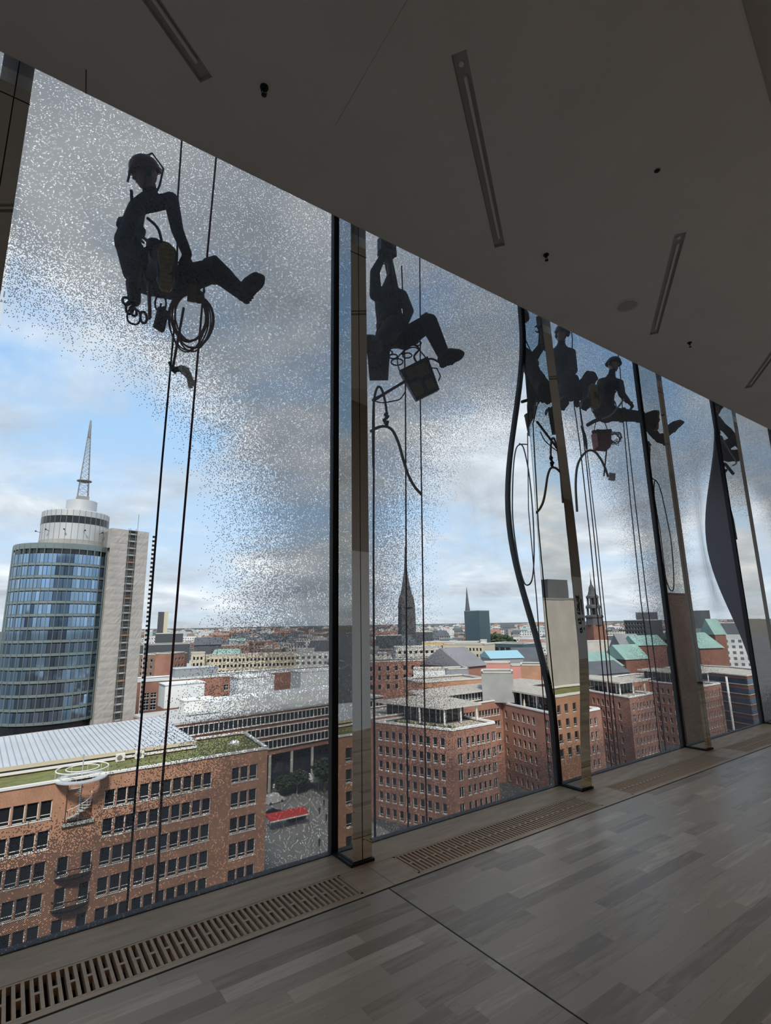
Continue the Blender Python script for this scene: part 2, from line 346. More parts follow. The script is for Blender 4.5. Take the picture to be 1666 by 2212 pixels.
def link(name, me, parent=None, loc=None, rz=0.0):
    o = bpy.data.objects.new(name, me); COL.objects.link(o)
    if parent: o.parent = parent
    if loc is not None: o.location = loc
    if rz: o.rotation_euler.z = rz
    return o
def tag(o, label=None, cat=None, group=None, kind=None):
    if label: o['label'] = label
    if cat: o['category'] = cat
    if group: o['group'] = group
    if kind: o['kind'] = kind
    return o
def empty(name, loc=(0, 0, 0)):
    o = bpy.data.objects.new(name, None); o.empty_display_size = 0.2; COL.objects.link(o); o.location = loc; return o
def thing(name, label, cat, loc=(0, 0, 0), group=None):
    return tag(empty(name, loc), label, cat, group)
def smooth_path(P, k=8):
    P = [Vector(p) for p in P]; out = []
    for i in range(len(P)-1):
        p0 = P[max(i-1, 0)]; p1 = P[i]; p2 = P[i+1]; p3 = P[min(i+2, len(P)-1)]
        for j in range(k):
            t = j/k; out.append(0.5*((2*p1) + (p2-p0)*t + (2*p0-5*p1+4*p2-p3)*t*t + (3*p1-p0-3*p2+p3)*t**3))
    out.append(P[-1]); return out
def world_child(o, parent):
    """parent an object built in world coordinates under a moved empty"""
    o.parent = parent; o.matrix_parent_inverse = Matrix.Translation(-Vector(parent.location)); return o

# ================================================================== THE ROOM
CZ, CY = 4.905, 3.25            # ceiling level and its edge in front of the glass
GY = 3.6                        # glass plane
MX = [-0.39, 2.06, 4.615, 7.13, 9.58, 12.10]     # left face of each steel post
MW, MF = 0.155, 3.345           # post width, inner face
PTOP = 5.75
def bulge(x, z):
    """outward bow of the glass beside posts 2 and 4"""
    b = 0.0
    for k in (2, 4):
        dx = (x - MX[k])
        if -2.4 < dx <= 0.02 and 0.55 < z < 5.05:
            t = max(0.0, 1 + dx/1.35); t = t*t*(3-2*t)
            s = (z - 0.55)/4.5; b += 0.40*t*(math.sin(math.pi*min(1, max(0, s*1.0)))**2)
    return b
# --- window panes (structure), frit printed on the inner sheet
for k in range(-1, 6):
    x0 = (MX[k] + MW) if k >= 0 else -3.2; x1 = (MX[k+1] - 0.012) if k < 5 else 14.4
    mb = MB(); nx = 26; nz = 36
    xs = [x0 + (x1-x0)*i/nx for i in range(nx+1)]; zs = [-0.02 + (PTOP)*j/nz for j in range(nz+1)]
    for side in (0, 1):
        vs = [(x, GY + bulge(x, z) + side*0.03, z) for z in zs for x in xs]
        fs = [(j*(nx+1)+i, j*(nx+1)+i+1, (j+1)*(nx+1)+i+1, (j+1)*(nx+1)+i) for j in range(nz) for i in range(nx)]
        mb.add(vs, fs, side)
    o = mb.obj('window_%d' % (k+2), ['fritted_glass', 'clear_glass'], smooth=True); tag(o, kind='structure')
    # pane edge gasket along the right end follows the bowed edge
    g = MB()
    pts = [(x1 + 0.004, GY + bulge(x1, z) + 0.015 if k+1 != 4 else GY + 0.015, z) for z in zs]
    for a, b in zip(pts[:-1], pts[1:]):
        g.bar(a, b, 0.036, 0.055)
    tag(g.obj('gasket', 'gasket', o), 'black rubber gasket along the pane edge')
    if k+1 == 2:
        g2 = MB(); rows = []
        for z in zs: rows += [(x1, GY+.02, z), (x1, GY + bulge(x1, z) + 0.02, z)]
        g2.add(rows, [(2*j, 2*j+1, 2*j+3, 2*j+2) for j in range(len(zs)-1)])
        n_ = len(rows); g2.add([(p[0]+.012, p[1], p[2]) for p in rows], [(2*j, 2*j+2, 2*j+3, 2*j+1) for j in range(len(zs)-1)])
        tag(g2.obj('bulge_side_pane', 'clear_glass', o), 'clear side pane closing the bowed window')
    if k+1 == 4:
        g2 = MB(); rows = []
        for z in zs:
            rows += [(x1, GY, z), (x1, GY + bulge(x1, z) + 0.03, z)]
        n = len(zs); off = len(rows); rows += [(x1+0.02, p[1], p[2]) for p in rows]
        fs = []
        for j in range(n-1):
            fs += [(2*j, 2*j+1, 2*j+3, 2*j+2), (off+2*j, off+2*j+2, off+2*j+3, off+2*j+1), (2*j+1, off+2*j+1, off+2*j+3, 2*j+3)]
        g2.add(rows, fs); tag(g2.obj('bulge_cheek', 'cheek_grey', o), 'dark grey cheek closing the bowed pane')
    s = MB(); s.span((x0, GY-0.012, -0.01), (x1, GY+0.05, 0.004)); s.obj('bottom_seal', 'gasket', o)
# --- steel posts
def post_bow(z):
    return float(np.interp(z, BOWZ, BOWY))
_bz = np.array([-1, 0, .5, .95, 1.3, 2.15, 2.7, 3.5, 4.4, 5.2, 6.5]); _by = np.array([0, 0, .03, .078, .10, .10, .088, .06, .025, 0, 0])
BOWZ = np.linspace(-.5, 6, 261); BOWY = np.interp(BOWZ, _bz, _by)
for _ in range(25): BOWY[1:-1] = (BOWY[:-2]+2*BOWY[1:-1]+BOWY[2:])/4
for k, x in enumerate(MX):
    r = tag(empty('trim_%d' % (k+1), (x, GY, 0)), 'mirror-polished steel window post with a dark centre joint', kind='structure')
    gap = 0.006 if k not in (2, 4) else 0.0004; hw = (MW-gap)/2
    for i in (0, 1):
        m = MB(); a = x + i*(hw+gap)
        if k == 2:
            # bowed post
            zs = [0.02 + (PTOP-0.02)*j/96 for j in range(97)]; vs = []; fs = []
            for z in zs:
                e = GY + 0.03; f_ = MF - post_bow(z); vs += [(a, f_, z), (a, e, z), (a+hw, e, z), (a+hw, f_, z)]
            for s_ in range(4):       # each side its own strip, so the edges stay crisp
                st_ = []
                for j in range(97): st_ += [vs[4*j+s_], vs[4*j+(s_+1) % 4]]
                m.add(st_, [(2*j, 2*j+2, 2*j+3, 2*j+1) for j in range(96)])
        else:
            m.span((a, MF, 0.02), (a+hw, GY+0.03, PTOP))
        world_child(m.obj('post_half', 'polished_steel', smooth=(k == 2)), r)
    m = MB(); m.span((x+hw-(0.004 if k not in (2, 4) else -.0001), MF+0.012, 0.02), (x+hw+gap+(0.004 if k not in (2, 4) else -.0001), GY, PTOP)); world_child(m.obj('centre_joint', 'gasket'), r)
    m = MB(); m.span((x-0.022, MF-0.014, 0.0), (x+MW+0.012, GY, 0.018)); world_child(m.obj('base_gasket', 'gasket'), r)
    m = MB(); m.span((x-0.003, MF-0.002, CZ-0.18), (x+MW+0.003, MF+0.004, CZ-0.175)); world_child(m.obj('joint_line', 'gasket'), r)

# --- floor
GX = [(-0.12, 1.925), (2.355, 4.425), (4.90, 6.955), (7.42, 9.42), (9.88, 11.9)]
GR0, GR1 = 3.005, 3.295
m = MB()
m.span((-3.2, -6, -0.30), (14.5, GR0-0.02, -0.02)); m.span((-3.2, GR1+0.02, -0.30), (14.5, GY+0.06, -0.02)); m.span((-3.2, GR0-0.02, -0.30), (14.5, GR1+0.02, -0.14))
floor = tag(m.obj('floor', 'screed'), 'light grey-brown oak plank floor', kind='structure')
# plank field
planks = []
rnd = random.Random(11); y = 2.955; row = 0
while y > -2.6:
    w = 0.094; x = -3.0 - rnd.random()*0.8
    while x < 13.6:
        L = rnd.choice((0.42, 0.55, 0.72, 0.9, 1.15)); a, b = x, min(x+L, 13.9)
        for (p, q) in ([(a, 2.077), (2.087, b)] if a < 2.087 and b > 2.077 else [(a, b)]):
            if q-p > 0.004: planks.append((p, q, y-w, y))
        x += L
    y -= w
def vis_key(pl):
    cx, cy = (pl[0]+pl[1])/2, (pl[2]+pl[3])/2; u, v, k = proj((cx, cy, 0))
    if k < 0.3: return 1e9
    ins = -60 < u < W+60 and -60 < v < H+90
    return (k*k/((pl[1]-pl[0]))) if ins else 1e8+k
planks.sort(key=vis_key)
pm = {}
for i, (a, b, c, d) in enumerate(planks[:290]):
    key = round(b-a, 3)
    if key not in pm:
        q = MB(); L = b-a; e = 0.0003
        q.add([(-L/2+e, -0.0468, -0.018), (L/2-e, -0.0468, -0.018), (L/2-e, 0.0468, -0.018), (-L/2+e, 0.0468, -0.018),
               (-L/2+e, -0.0468, 0), (L/2-e, -0.0468, 0), (L/2-e, 0.0468, 0), (-L/2+e, 0.0468, 0)],
              [(4, 5, 6, 7), (0, 1, 5, 4), (1, 2, 6, 5), (2, 3, 7, 6), (3, 0, 4, 7)])
        pm[key] = q.mesh('plank', ['floor_oak'])
    link('plank', pm[key], floor, ((a+b)/2, (c+d)/2, 0))
q = MB()
for (a, b, c, d) in planks[290:]:
    e = 0.0003
    q.add([(a+e, c+e, 0), (b-e, c+e, 0), (b-e, d-e, 0), (a+e, d-e, 0)], [(0, 1, 2, 3)])
tag(q.obj('plank_field', 'floor_oak_far', floor), kind='stuff')
# border boards along the glass
edges = [-3.0] + [v for k in range(5) for v in (MX[k]+0.08,)] + [13.9]
for a, b in zip(edges[:-1], edges[1:]):
    q = MB(); q.span((a+0.002, GR1+0.004, -0.018), (b-0.002, GY-0.004, 0.0)); q.obj('border_board', 'oak_plain', floor)
    g = [t for t in GX if a-0.1 < t[0] < b]
    ends = ([(a, g[0][0]), (g[0][1], b)] if g else [(a, b)])
    for (p, s_) in ends:
        if s_-p > 0.05:
            q = MB(); q.span((p+0.002, 2.972, -0.018), (s_-0.002, GR1, 0.0)); q.obj('border_board', 'oak_plain', floor)
    if g:
        q = MB(); q.span((g[0][0], 2.972, -0.018), (g[0][1], GR0-0.001, 0.0)); q.obj('border_board', 'oak_plain', floor)
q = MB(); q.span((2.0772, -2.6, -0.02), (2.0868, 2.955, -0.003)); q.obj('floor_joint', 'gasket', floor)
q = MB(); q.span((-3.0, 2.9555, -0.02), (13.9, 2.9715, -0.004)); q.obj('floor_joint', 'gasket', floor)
# --- floor grates: slats with a bridge in every second slot
glab = ['slotted oak floor grate in the window bay where the lone worker hangs', 'slotted oak floor grate between the window posts below the yellow bucket',
        'slotted oak floor grate below the red bucket', 'slotted oak floor grate below the bowed pane with the dark grey cheek', 'slotted oak floor grate at the far end of the window wall']
sl = MB(); sl.span((-0.0075, GR0+0.012, -0.035), (0.0075, GR1-0.012, 0.0)); sl_me = sl.mesh('slat', ['oak_plain'])
br = MB(); br.span((-0.0105, -0.010, -0.035), (0.0105, 0.010, -0.0005)); br_me = br.mesh('bridge', ['oak_plain'])
for (a, b), lb in zip(GX, glab):
    g = thing('floor_grate', lb, 'grate', (a, 0, 0), 'floor grates along the glass')
    f = MB(); f.span((0, GR0, -0.035), (b-a, GR0+0.014, 0)); f.span((0, GR1-0.014, -0.035), (b-a, GR1, 0)); f.span((0, GR0, -0.035), (0.014, GR1, 0)); f.span((b-a-0.014, GR0, -0.035), (b-a, GR1, 0))
    f.obj('frame', 'oak_plain', g)
    n = int(round((b-a)/0.0345)); p = (b-a)/n
    for i in range(1, n):
        link('slat', sl_me, g, (i*p, 0, 0))
        if i % 2: link('bridge', br_me, g, ((i+0.5)*p, (GR0+GR1)/2 + 0.004, 0))
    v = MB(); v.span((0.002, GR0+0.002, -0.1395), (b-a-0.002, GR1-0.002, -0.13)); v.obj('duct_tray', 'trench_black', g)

# --- ceiling with recessed light slots
def cpt(x, y): p = on_z(x, y, CZ); return Vector((p.x, p.y, 0))
slots = []
for pa, pb in (((365, 0), (446, 173)), ((991, 113), (1080, 533)), ((1456, 507), (1413, 722)), ((1680, 720), (1616, 838))):
    a, b = cpt(*pa), cpt(*pb)
    slots.append([a, b])
# slots run about parallel; the first goes on past the frame
dirv = (slots[1][1]-slots[1][0]).normalized()
L_ = (slots[1][1]-slots[1][0]).length
slots[0][0] = slots[0][1] - dirv*L_; slots[2][0] = slots[2][1]-dirv*(slots[2][1]-slots[2][0]).length; slots[3][0] = slots[3][1]-dirv*L_
slots.append([slots[3][0]+Vector((2.55, 0, 0)), slots[3][1]+Vector((2.55, 0, 0))])
edge_in = [(-3.2, -0.6), (0.4, 0.22), (1.6, 0.44), (2.9, 0.66), (3.86, 0.83), (5.4, 0.99), (8.0, 1.08), (14.4, 1.08)]
outer = [Vector((-3.2, CY, CZ))] + [Vector((x, y, CZ)) for x, y in edge_in] + [Vector((14.4, CY, CZ))]
HWD = 0.047
holes = []
for a, b in slots:
    n = Vector((-dirv.y, dirv.x, 0))*HWD
    holes.append([Vector((p.x, p.y, CZ)) for p in (a-n, b-n, b+n, a+n)])
loops = [outer] + holes
tess = tessellate_polygon(loops); vs = [v for l in loops for v in l]
m = MB(); m.add(vs, [tuple(t) for t in tess])
m.span((-3.2, CY-0.004, CZ), (14.4, CY, CZ+0.10))
pts = [Vector((x, y, CZ)) for x, y in edge_in]
for p, q in zip(pts[:-1], pts[1:]):
    m.add([p, q, q+Vector((0, 0, .45)), p+Vector((0, 0, .45))], [(0, 1, 2, 3)])
ceil = tag(m.obj('ceiling', 'ceiling_plaster'), 'off-white plaster ceiling with light slots', kind='structure')
m = MB()
for p, q in zip(pts[:-1], pts[1:]): m.bar(p+Vector((0, -.004, -.003)), q+Vector((0, -.004, -.003)), 0.014)
m.obj('edge_bead', 'white_frame', ceil)
m = MB()
a, b = cpt(880, 0), cpt(725, 270); m.bar((a.x, a.y, CZ-.0005), (b.x, b.y, CZ-.0005), 0.0022, 0.002)
m.obj('seam', 'roof_pale', ceil)
m = MB(); a, b = cpt(186, 150), cpt(186, 200); m.bar((a.x, a.y, CZ-.0005), (b.x, CY, CZ-.0005), 0.005, 0.002); m.obj('expansion_joint', 'gasket', ceil)
m = MB(); m.span((-3.2, -6, CZ+0.45), (14.4, 2.2, CZ+0.47)); tag(m.obj('ceiling_upper', 'ceiling_plaster'), 'raised ceiling deeper in the room', kind='structure')
m = MB(); m.span((-3.2, 2.0, CZ+0.7), (14.4, GY+0.3, CZ+0.9)); m.span((-3.2, CY-0.02, CZ+0.1), (14.4, CY, CZ+0.9)); tag(m.obj('trim_ceiling', 'dark_plaster'), 'slab edge over the window slot', kind='structure')
llab = ['recessed ceiling light slot nearest the lone worker, running off toward the dark wall', 'long recessed ceiling light slot with a round fitting at one end', 'recessed ceiling light slot beside the round ceiling speaker',
        'recessed ceiling light slot above the bowed pane with the dark grey cheek', 'recessed ceiling light slot at the far end of the room']
ang = math.atan2(dirv.y, dirv.x)
for (a, b), lb in zip(slots, llab):
    c = (a+b)/2; L = (b-a).length; h = 0.03
    t = thing('ceiling_light', lb, 'light', (c.x, c.y, CZ), 'recessed ceiling light slots'); t.rotation_euler.z = ang
    f = MB()
    f.span((-L/2, -HWD, 0.0), (L/2, -HWD+0.003, h)); f.span((-L/2, HWD-0.003, 0.0), (L/2, HWD, h)); f.span((-L/2, -HWD, 0), (-L/2+.003, HWD, h)); f.span((L/2-.003, -HWD, 0), (L/2, HWD, h)); f.span((-L/2, -HWD, h), (L/2, HWD, h+.004))
    f.obj('housing', 'lamp_housing', t)
    f = MB(); f.tube([(-L/2+0.16, -0.008, 0.012), (L/2-0.10, -0.008, 0.012)], 0.011, 10); f.obj('tube_lamp', 'lamp_strip', t)
    f = MB(); f.span((-L/2+.004, -HWD+.004, h-.006), (L/2-.004, HWD-.004, h-.001)); f.obj('reflector', 'lamp_housing', t)
    f = MB(); f.lathe([(0.014, 0.0), (0.018, 0.006), (0.018, 0.03)], (-L/2+0.085, 0, 0.01), 14); f.obj('end_fitting', 'lamp_strip', t)
# speaker, sprinklers, detector
p = cpt(1355, 660); t = thing('ceiling_speaker', 'round flush ceiling speaker with a pale trim ring', 'speaker', (p.x, p.y, CZ))
f = MB(); f.lathe([(0.100, -0.004), (0.118, -0.012), (0.128, -0.008), (0.130, 0.0)], n=36, cap=False); f.obj('trim_ring', 'white_frame', t, smooth=True)
f = MB(); f.lathe([(0.001, -0.006), (0.06, -0.0055), (0.102, -0.003)], n=36, cap=False); f.obj('grille', 'lamp_housing', t)
for (px, py), lb in zip(((571, 188), (1180, 550), (1490, 740)), ('small dark sprinkler head on the ceiling beside the seam, above the lone worker', 'small dark sprinkler head on the ceiling near the long light slot', 'small dark sprinkler head on the ceiling past the round speaker')):
    p = cpt(px, py); t = thing('sprinkler', lb, 'sprinkler', (p.x, p.y, CZ), 'ceiling sprinklers')
    f = MB(); f.lathe([(0.026, 0.0), (0.026, -0.008), (0.012, -0.012)], n=16); f.obj('escutcheon', 'black_metal', t)
    f = MB(); f.lathe([(0.009, -0.010), (0.009, -0.030)], n=10); f.tube(smooth_path([(0.012, 0, -.028), (0.018, 0, -.042), (0.004, 0, -.058)], 4), .003, 6); f.tube(smooth_path([(-0.012, 0, -.028), (-0.018, 0, -.042), (-0.004, 0, -.058)], 4), .003, 6); f.obj('body', 'black_metal', t)
    f = MB(); f.lathe([(0.006, -0.056), (0.017, -0.060), (0.017, -0.062), (0.003, -0.066)], n=14); f.obj('deflector', 'black_metal', t)
p = cpt(1420, 368); t = thing('ceiling_sensor', 'tiny dark round sensor in the bare middle of the ceiling', 'sensor', (p.x, p.y, CZ))
f = MB(); f.lathe([(0.021, 0.0), (0.020, -0.006), (0.012, -0.012), (0.002, -0.013)], n=18); f.obj('dome', 'black_metal', t, smooth=True); f = MB(); f.lathe([(0.026, 0), (0.025, -.003), (.02, -.004)], n=18); f.obj('ring', 'lamp_housing', t)

# --- walls out of the frame (they show in the steel posts)
A, B_ = Vector((3.6, -0.28, 0)), Vector((14.4, -2.55, 0)); dw = (B_-A).normalized(); nw = Vector((-dw.y, dw.x, 0))
m = MB(); m.add([A, B_, B_+Vector((0, 0, 2.75)), A+Vector((0, 0, 2.75)), A-nw*.2, B_-nw*.2, B_-nw*.2+Vector((0, 0, 2.75)), A-nw*.2+Vector((0, 0, 2.75))],
                [(0, 1, 2, 3), (5, 4, 7, 6), (3, 2, 6, 7), (4, 0, 3, 7), (1, 5, 6, 2)])
bh = MB(); up0 = Vector((0, 0, 2.75)); up1 = Vector((0, 0, CZ+.45)); bh.add([A+up0, B_+up0, B_+up1, A+up1, A-nw*.2+up0, B_-nw*.2+up0, B_-nw*.2+up1, A-nw*.2+up1], [(0, 1, 2, 3), (5, 4, 7, 6), (4, 0, 3, 7), (1, 5, 6, 2)])
tag(bh.obj('wall_added_bulkhead', 'bulkhead'), 'dark brown bulkhead over the white partition, added out of frame to darken the post reflections', kind='structure')  # invented piece, added out of view to darken what the posts mirror
wall_back = tag(m.obj('wall_back', 'white_wall'), 'plain white partition wall', kind='structure')
m = MB(); m.span((14.4, -6, 0), (14.6, GY+.1, 5.75)); tag(m.obj('wall_right', 'white_wall'), 'white end wall', kind='structure')
m = MB(); m.span((-3.4, -6, 0), (-3.2, GY+.1, 5.75)); tag(m.obj('wall_left', 'white_wall'), 'end wall', kind='structure')
m = MB(); m.span((-3.4, -6.2, 0), (14.6, -6, 5.75)); tag(m.obj('wall_rear', 'white_wall'), 'white rear wall', kind='structure')
# storey sign on the partition, seen mirrored in the third post
def mirror_hit(px, py):
    d = ray(px, py); p = EYE + d*((MF-.098-EYE.y)/d.y); r = Vector((d.x, -d.y, d.z))
    t = (A-p).dot(nw)/r.dot(nw); return p + r*t
sg = thing('wall_sign', 'black lettered storey directory on the white partition, seen mirrored in a steel post', 'sign', (0, 0, 0))
top, bot, rgt = mirror_hit(1248, 1286), mirror_hit(1256, 1370), mirror_hit(1259, 1320)
lines = ['     Gro\u00df', '16  STU', '15  IKL', '13  DEF', '12  ACV', '11  Garr', '', '10  Klein', '     Garr', '', '8   Elbp', '     Foy']
pitch_ = (top.z-bot.z)/len(lines)
sg.location = (rgt.x, rgt.y, bot.z)
Rm = Matrix((dw, Vector((0, 0, 1)), dw.cross(Vector((0, 0, 1))))).transposed()
if (Rm @ Vector((0, 0, 1))).dot(nw) < 0:      # text must face the room
    Rm = Matrix((-dw, Vector((0, 0, 1)), (-dw).cross(Vector((0, 0, 1))))).transposed()
tmp = []
for i, s_ in enumerate(lines):
    if not s_: continue
    c = bpy.data.curves.new('sign_line', 'FONT'); c.body = s_; c.size = pitch_*1.3; c.offset = pitch_*.04; c.extrude = 0.002; c.align_x = 'LEFT'
    tmp.append((i, bpy.data.objects.new('sign_line', c)))
for i, o in tmp: COL.objects.link(o)
bpy.context.view_layer.update(); dg = bpy.context.evaluated_depsgraph_get()
for i, o in tmp:
    me = bpy.data.meshes.new_from_object(o.evaluated_get(dg)); me.materials.clear(); me.materials.append(MATS['sign_ink'])
    bpy.data.objects.remove(o)
    q = link('sign_line', me, sg); base = rgt + nw*0.006; base.z = top.z - pitch_*(i+0.9)
    q.matrix_parent_inverse = Matrix.Identity(4)
    q.matrix_local = Matrix.Translation(base - sg.location) @ Rm.to_4x4()
# --- the concert-hall tower itself, above and below this storey
m = MB(); m.span((-60, -6.2, 5.76), (60, GY+0.12, 40)); tag(m.obj('wall_upper_storeys', 'grey_panel'), 'upper storeys of the same building', kind='structure')
m = MB(); m.span((-60, -6.2, -44), (60, GY+0.1, -0.31)); tag(m.obj('wall_lower_storeys', 'brick_dark'), 'brick storeys below', kind='structure')
m = MB(); m.span((-60, -6.2, -0.31), (-3.41, GY+.1, 5.76)); m.span((14.61, -6.2, -0.31), (60, GY+.1, 5.76)); tag(m.obj('wall_side_rooms', 'grey_panel'), 'neighbouring rooms of the same storey', kind='structure')

# ================================================================== THE CITY
ZG = -44.0
FOOT = []
WCACHE = {}
def window_meshes(w, h, style, fm, pmn):
    key = (round(w, 2), round(h, 2), style, fm, pmn)
    if key in WCACHE: return WCACHE[key]
    f = MB(); t = 0.09; y0, y1 = -0.02, 0.10
    f.span((-w/2, y0, -h/2), (-w/2+t, y1, h/2)); f.span((w/2-t, y0, -h/2), (w/2, y1, h/2))
    f.span((-w/2, y0, h/2-t), (w/2, y1, h/2)); f.span((-w/2, y0, -h/2), (w/2, y1, -h/2+t))
    if style in ('sill', 'cross'): f.span((-w/2-0.06, -0.28, -h/2-0.12), (w/2+0.06, 0.0, -h/2))
    if style in ('split', 'cross'): f.span((-0.05, y0, -h/2), (0.05, y1, h/2))
    if style == 'cross': f.span((-w/2, y0, 0.1), (w/2, y1, 0.22))
    if style == 'sill': f.span((-w/2, y0, -h*0.30), (w/2, y1, -h*0.30+0.06))
    p = MB(); p.span((-w/2+t*.6, 0.05, -h/2+t*.6), (w/2-t*.6, 0.08, h/2-t*.6))
    WCACHE[key] = (f.mesh('window', [fm]), p.mesh('pane', [pmn])); return WCACHE[key]
def add_windows(bld, A, B, items, w, h, style='sill', fm='white_frame', pmn='pane_dark', recess=0.22):
    A, B = Vector((A[0], A[1], 0)), Vector((B[0], B[1], 0)); d = (B-A).normalized(); rz = math.atan2(d.y, d.x); inn = Vector((-d.y, d.x, 0))
    fme, pme = window_meshes(w, h, style, fm, pmn)
    for u, z in items:
        p = A + d*u + inn*recess; p.z = z
        o = link('window', fme, None, None); o.parent = bld; o.location = p - Vector(bld.location); o.rotation_euler.z = rz
        link('pane', pme, o)
def wall_face(mb, A, B, z0, z1, ops, depth=0.3, mi=0, rmi=0):
    A, B = Vector((A[0], A[1], 0)), Vector((B[0], B[1], 0)); d = (B-A).normalized(); L = (B-A).length; inn = Vector((-d.y, d.x, 0))*depth
    ops = [o for o in ops if o[0] > 0.02 and o[1] < L-0.02 and o[2] > z0 and o[3] < z1]
    P = lambda u, z: (A.x+d.x*u, A.y+d.y*u, z)
    zc = sorted({z0, z1} | {o[2] for o in ops} | {o[3] for o in ops})
    for a, b in zip(zc[:-1], zc[1:]):
        mid = (a+b)/2; row = sorted(o[:2] for o in ops if o[2] < mid < o[3]); u = 0
        for (p, q) in row + [(L, L)]:
            if p > u+1e-6: mb.add([P(u, a), P(p, a), P(p, b), P(u, b)], [(0, 1, 2, 3)], mi)
            u = max(u, q)
    for (p, q, a, b) in ops:
        c = [Vector(P(p, a)), Vector(P(q, a)), Vector(P(q, b)), Vector(P(p, b))]; k = [v+inn for v in c]
        mb.add(c+k, [(0, 4, 5, 1), (1, 5, 6, 2), (2, 6, 7, 3), (3, 7, 4, 0), (4, 7, 6, 5)], rmi)
def building(name, label, cat, poly, z0, z1, wall, roof, facades=None, parapet=(0.5, 0.4, 'white_frame'), roof_drop=0.25, group=None):
    """poly runs counter-clockwise seen from above; facades[edge] = dict(cols, rows, w, h, style)"""
    cx = sum(p[0] for p in poly)/len(poly); cy = sum(p[1] for p in poly)/len(poly); FOOT.append((cx, cy, max(math.dist((cx, cy), p) for p in poly)))
    b = thing(name, label, cat, (cx, cy, z0), group); off = -Vector((cx, cy, z0)); facades = facades or {}
    m = MB(); n = len(poly)
    for i in range(n):
        A, B = poly[i], poly[(i+1) % n]; fs = facades.get(i)
        fs = [fs] if isinstance(fs, dict) else (fs or [])
        ops = [(u-f['w']/2, u+f['w']/2, z-f['h']/2, z+f['h']/2) for f in fs for z in f['rows'] for u in f['cols'] if not (f.get('skip') and f['skip'](u, z))] + [o for f in fs for o in f.get('holes', [])]
        wall_face(m, A, B, z0, z1, ops, rmi=0)
        for f in fs:
            L = math.dist(A, B)
            items = [(u, z) for z in f['rows'] for u in f['cols'] if not (f.get('skip') and f['skip'](u, z)) and u-f['w']/2 > .02 and u+f['w']/2 < L-.02 and z-f['h']/2 > z0 and z+f['h']/2 < z1]
            add_windows(b, A, B, items, f['w'], f['h'], f.get('style', 'sill'), f.get('fm', 'white_frame'), f.get('pm', 'pane_dark'))
    world_child(m.obj('wall', wall), b)
    r = MB(); r.add([(p[0], p[1], z1-roof_drop) for p in poly], [tuple(range(n))]); world_child(r.obj('roof', roof), b)
    if parapet:
        ph, pt, pmat = parapet; q = MB()
        for i in range(n):
            A, B = Vector((*poly[i], z1)), Vector((*poly[(i+1) % n], z1)); d = (B-A).normalized(); inn = Vector((-d.y, d.x, 0))
            a, c = A-d*0.15, B+d*0.15
            q.add([a-inn*.15, c-inn*.15, c+inn*pt, a+inn*pt]+[v+Vector((0, 0, ph)) for v in (a-inn*.15, c-inn*.15, c+inn*pt, a+inn*pt)],
                  [(3, 2, 1, 0), (4, 5, 6, 7), (0, 1, 5, 4), (1, 2, 6, 5), (2, 3, 7, 6), (3, 0, 4, 7)])
        world_child(q.obj('parapet', pmat), b)
    return b
def rng(a, b, step):
    out = []; x = a
    while x <= b+1e-6: out.append(x); x += step
    return out
# --- ground
m = MB(); m.add([(-1500, GY+.1, ZG), (6000, GY+.1, ZG), (6000, 6500, ZG), (-1500, 6500, ZG)], [(0, 1, 2, 3)])
ground = tag(m.obj('ground', 'asphalt'), 'grey city ground and streets', kind='structure')
m = MB(); m.span((-400, -400, ZG-.3), (400, -6.3, ZG)); tag(m.obj('ground_added_rear', 'paving'), 'unseen paving behind the building, added to bounce sunlight', kind='structure')  # rear paving is added, unseen, to throw sunlight upward
m = MB(); m.span((36, 80, ZG), (74, 143, ZG+0.10)); m.obj('paved_square', 'paving', ground)

# --- B1: long orange brick office block with green roof and spiral stair
YB = 82.7; X0, X1 = -62.0, 35.3; ZR = -17.5
rows1 = [-20.5 - 3.45*i for i in range(7)]
gx = lambda px, py: (lambda p: p.x - X0)(on_y(px, py, YB))
colsR = [gx(x, y) for x, y in ((238, 1714), (264, 1710), (287, 1705), (313, 1700), (337, 1696), (361, 1690), (384, 1686), (406, 1683), (428, 1678), (449, 1674))]
colsC = [gx(x, y) for x, y in ((510, 1664), (529, 1661), (548, 1658))]
colsL = [gx(x, y) for x, y in ((100, 1742), (70, 1749), (40, 1756), (8, 1763))]
st0, st1 = gx(142, 1740), gx(200, 1735)
stm = (st0+st1)/2
left = [c for c in [colsL[-1]-3.0*i for i in range(1, 17)] if c > 2]
cols_st = [stm-1.2, stm+1.4]
b1 = building('office_block', 'long orange brick office block with a planted roof and a metal spiral stair', 'building',
    [(X0, YB), (X1, YB), (X1+1.6, 97.0), (26.4, 97.0), (26.4, 91.0), (X0, 91.0)], ZG, ZR, 'brick_orange', 'sedum',
    {0: [dict(cols=colsR+colsC+colsL+left, rows=rows1, w=1.25, h=2.15, style='sill', holes=[(st0, st1, rows1[0]-2.0, ZR-0.05)]),
         dict(cols=cols_st, rows=rows1[2:], w=1.2, h=2.2, style='sill')],
     1: dict(cols=rng(2, 12, 2.6), rows=rows1, w=1.25, h=2.15, style='sill')}, parapet=(0.28, 0.35, 'white_frame'), roof_drop=0.2)
# deeper stair niche
m = MB(); sx0, sx1 = X0+st0, X0+st1; zb = rows1[0]-2.0
m.add([(sx0+.05, YB+.34, zb), (sx1-.05, YB+.34, zb), (sx1-.05, YB+.34, ZR), (sx0+.05, YB+.34, ZR)], [(0, 1, 2, 3)])
m.span((sx0-.3, YB-.35, zb-.35), (sx1+.3, YB+.3, zb)); world_child(m.obj('stair_niche', 'concrete'), b1)
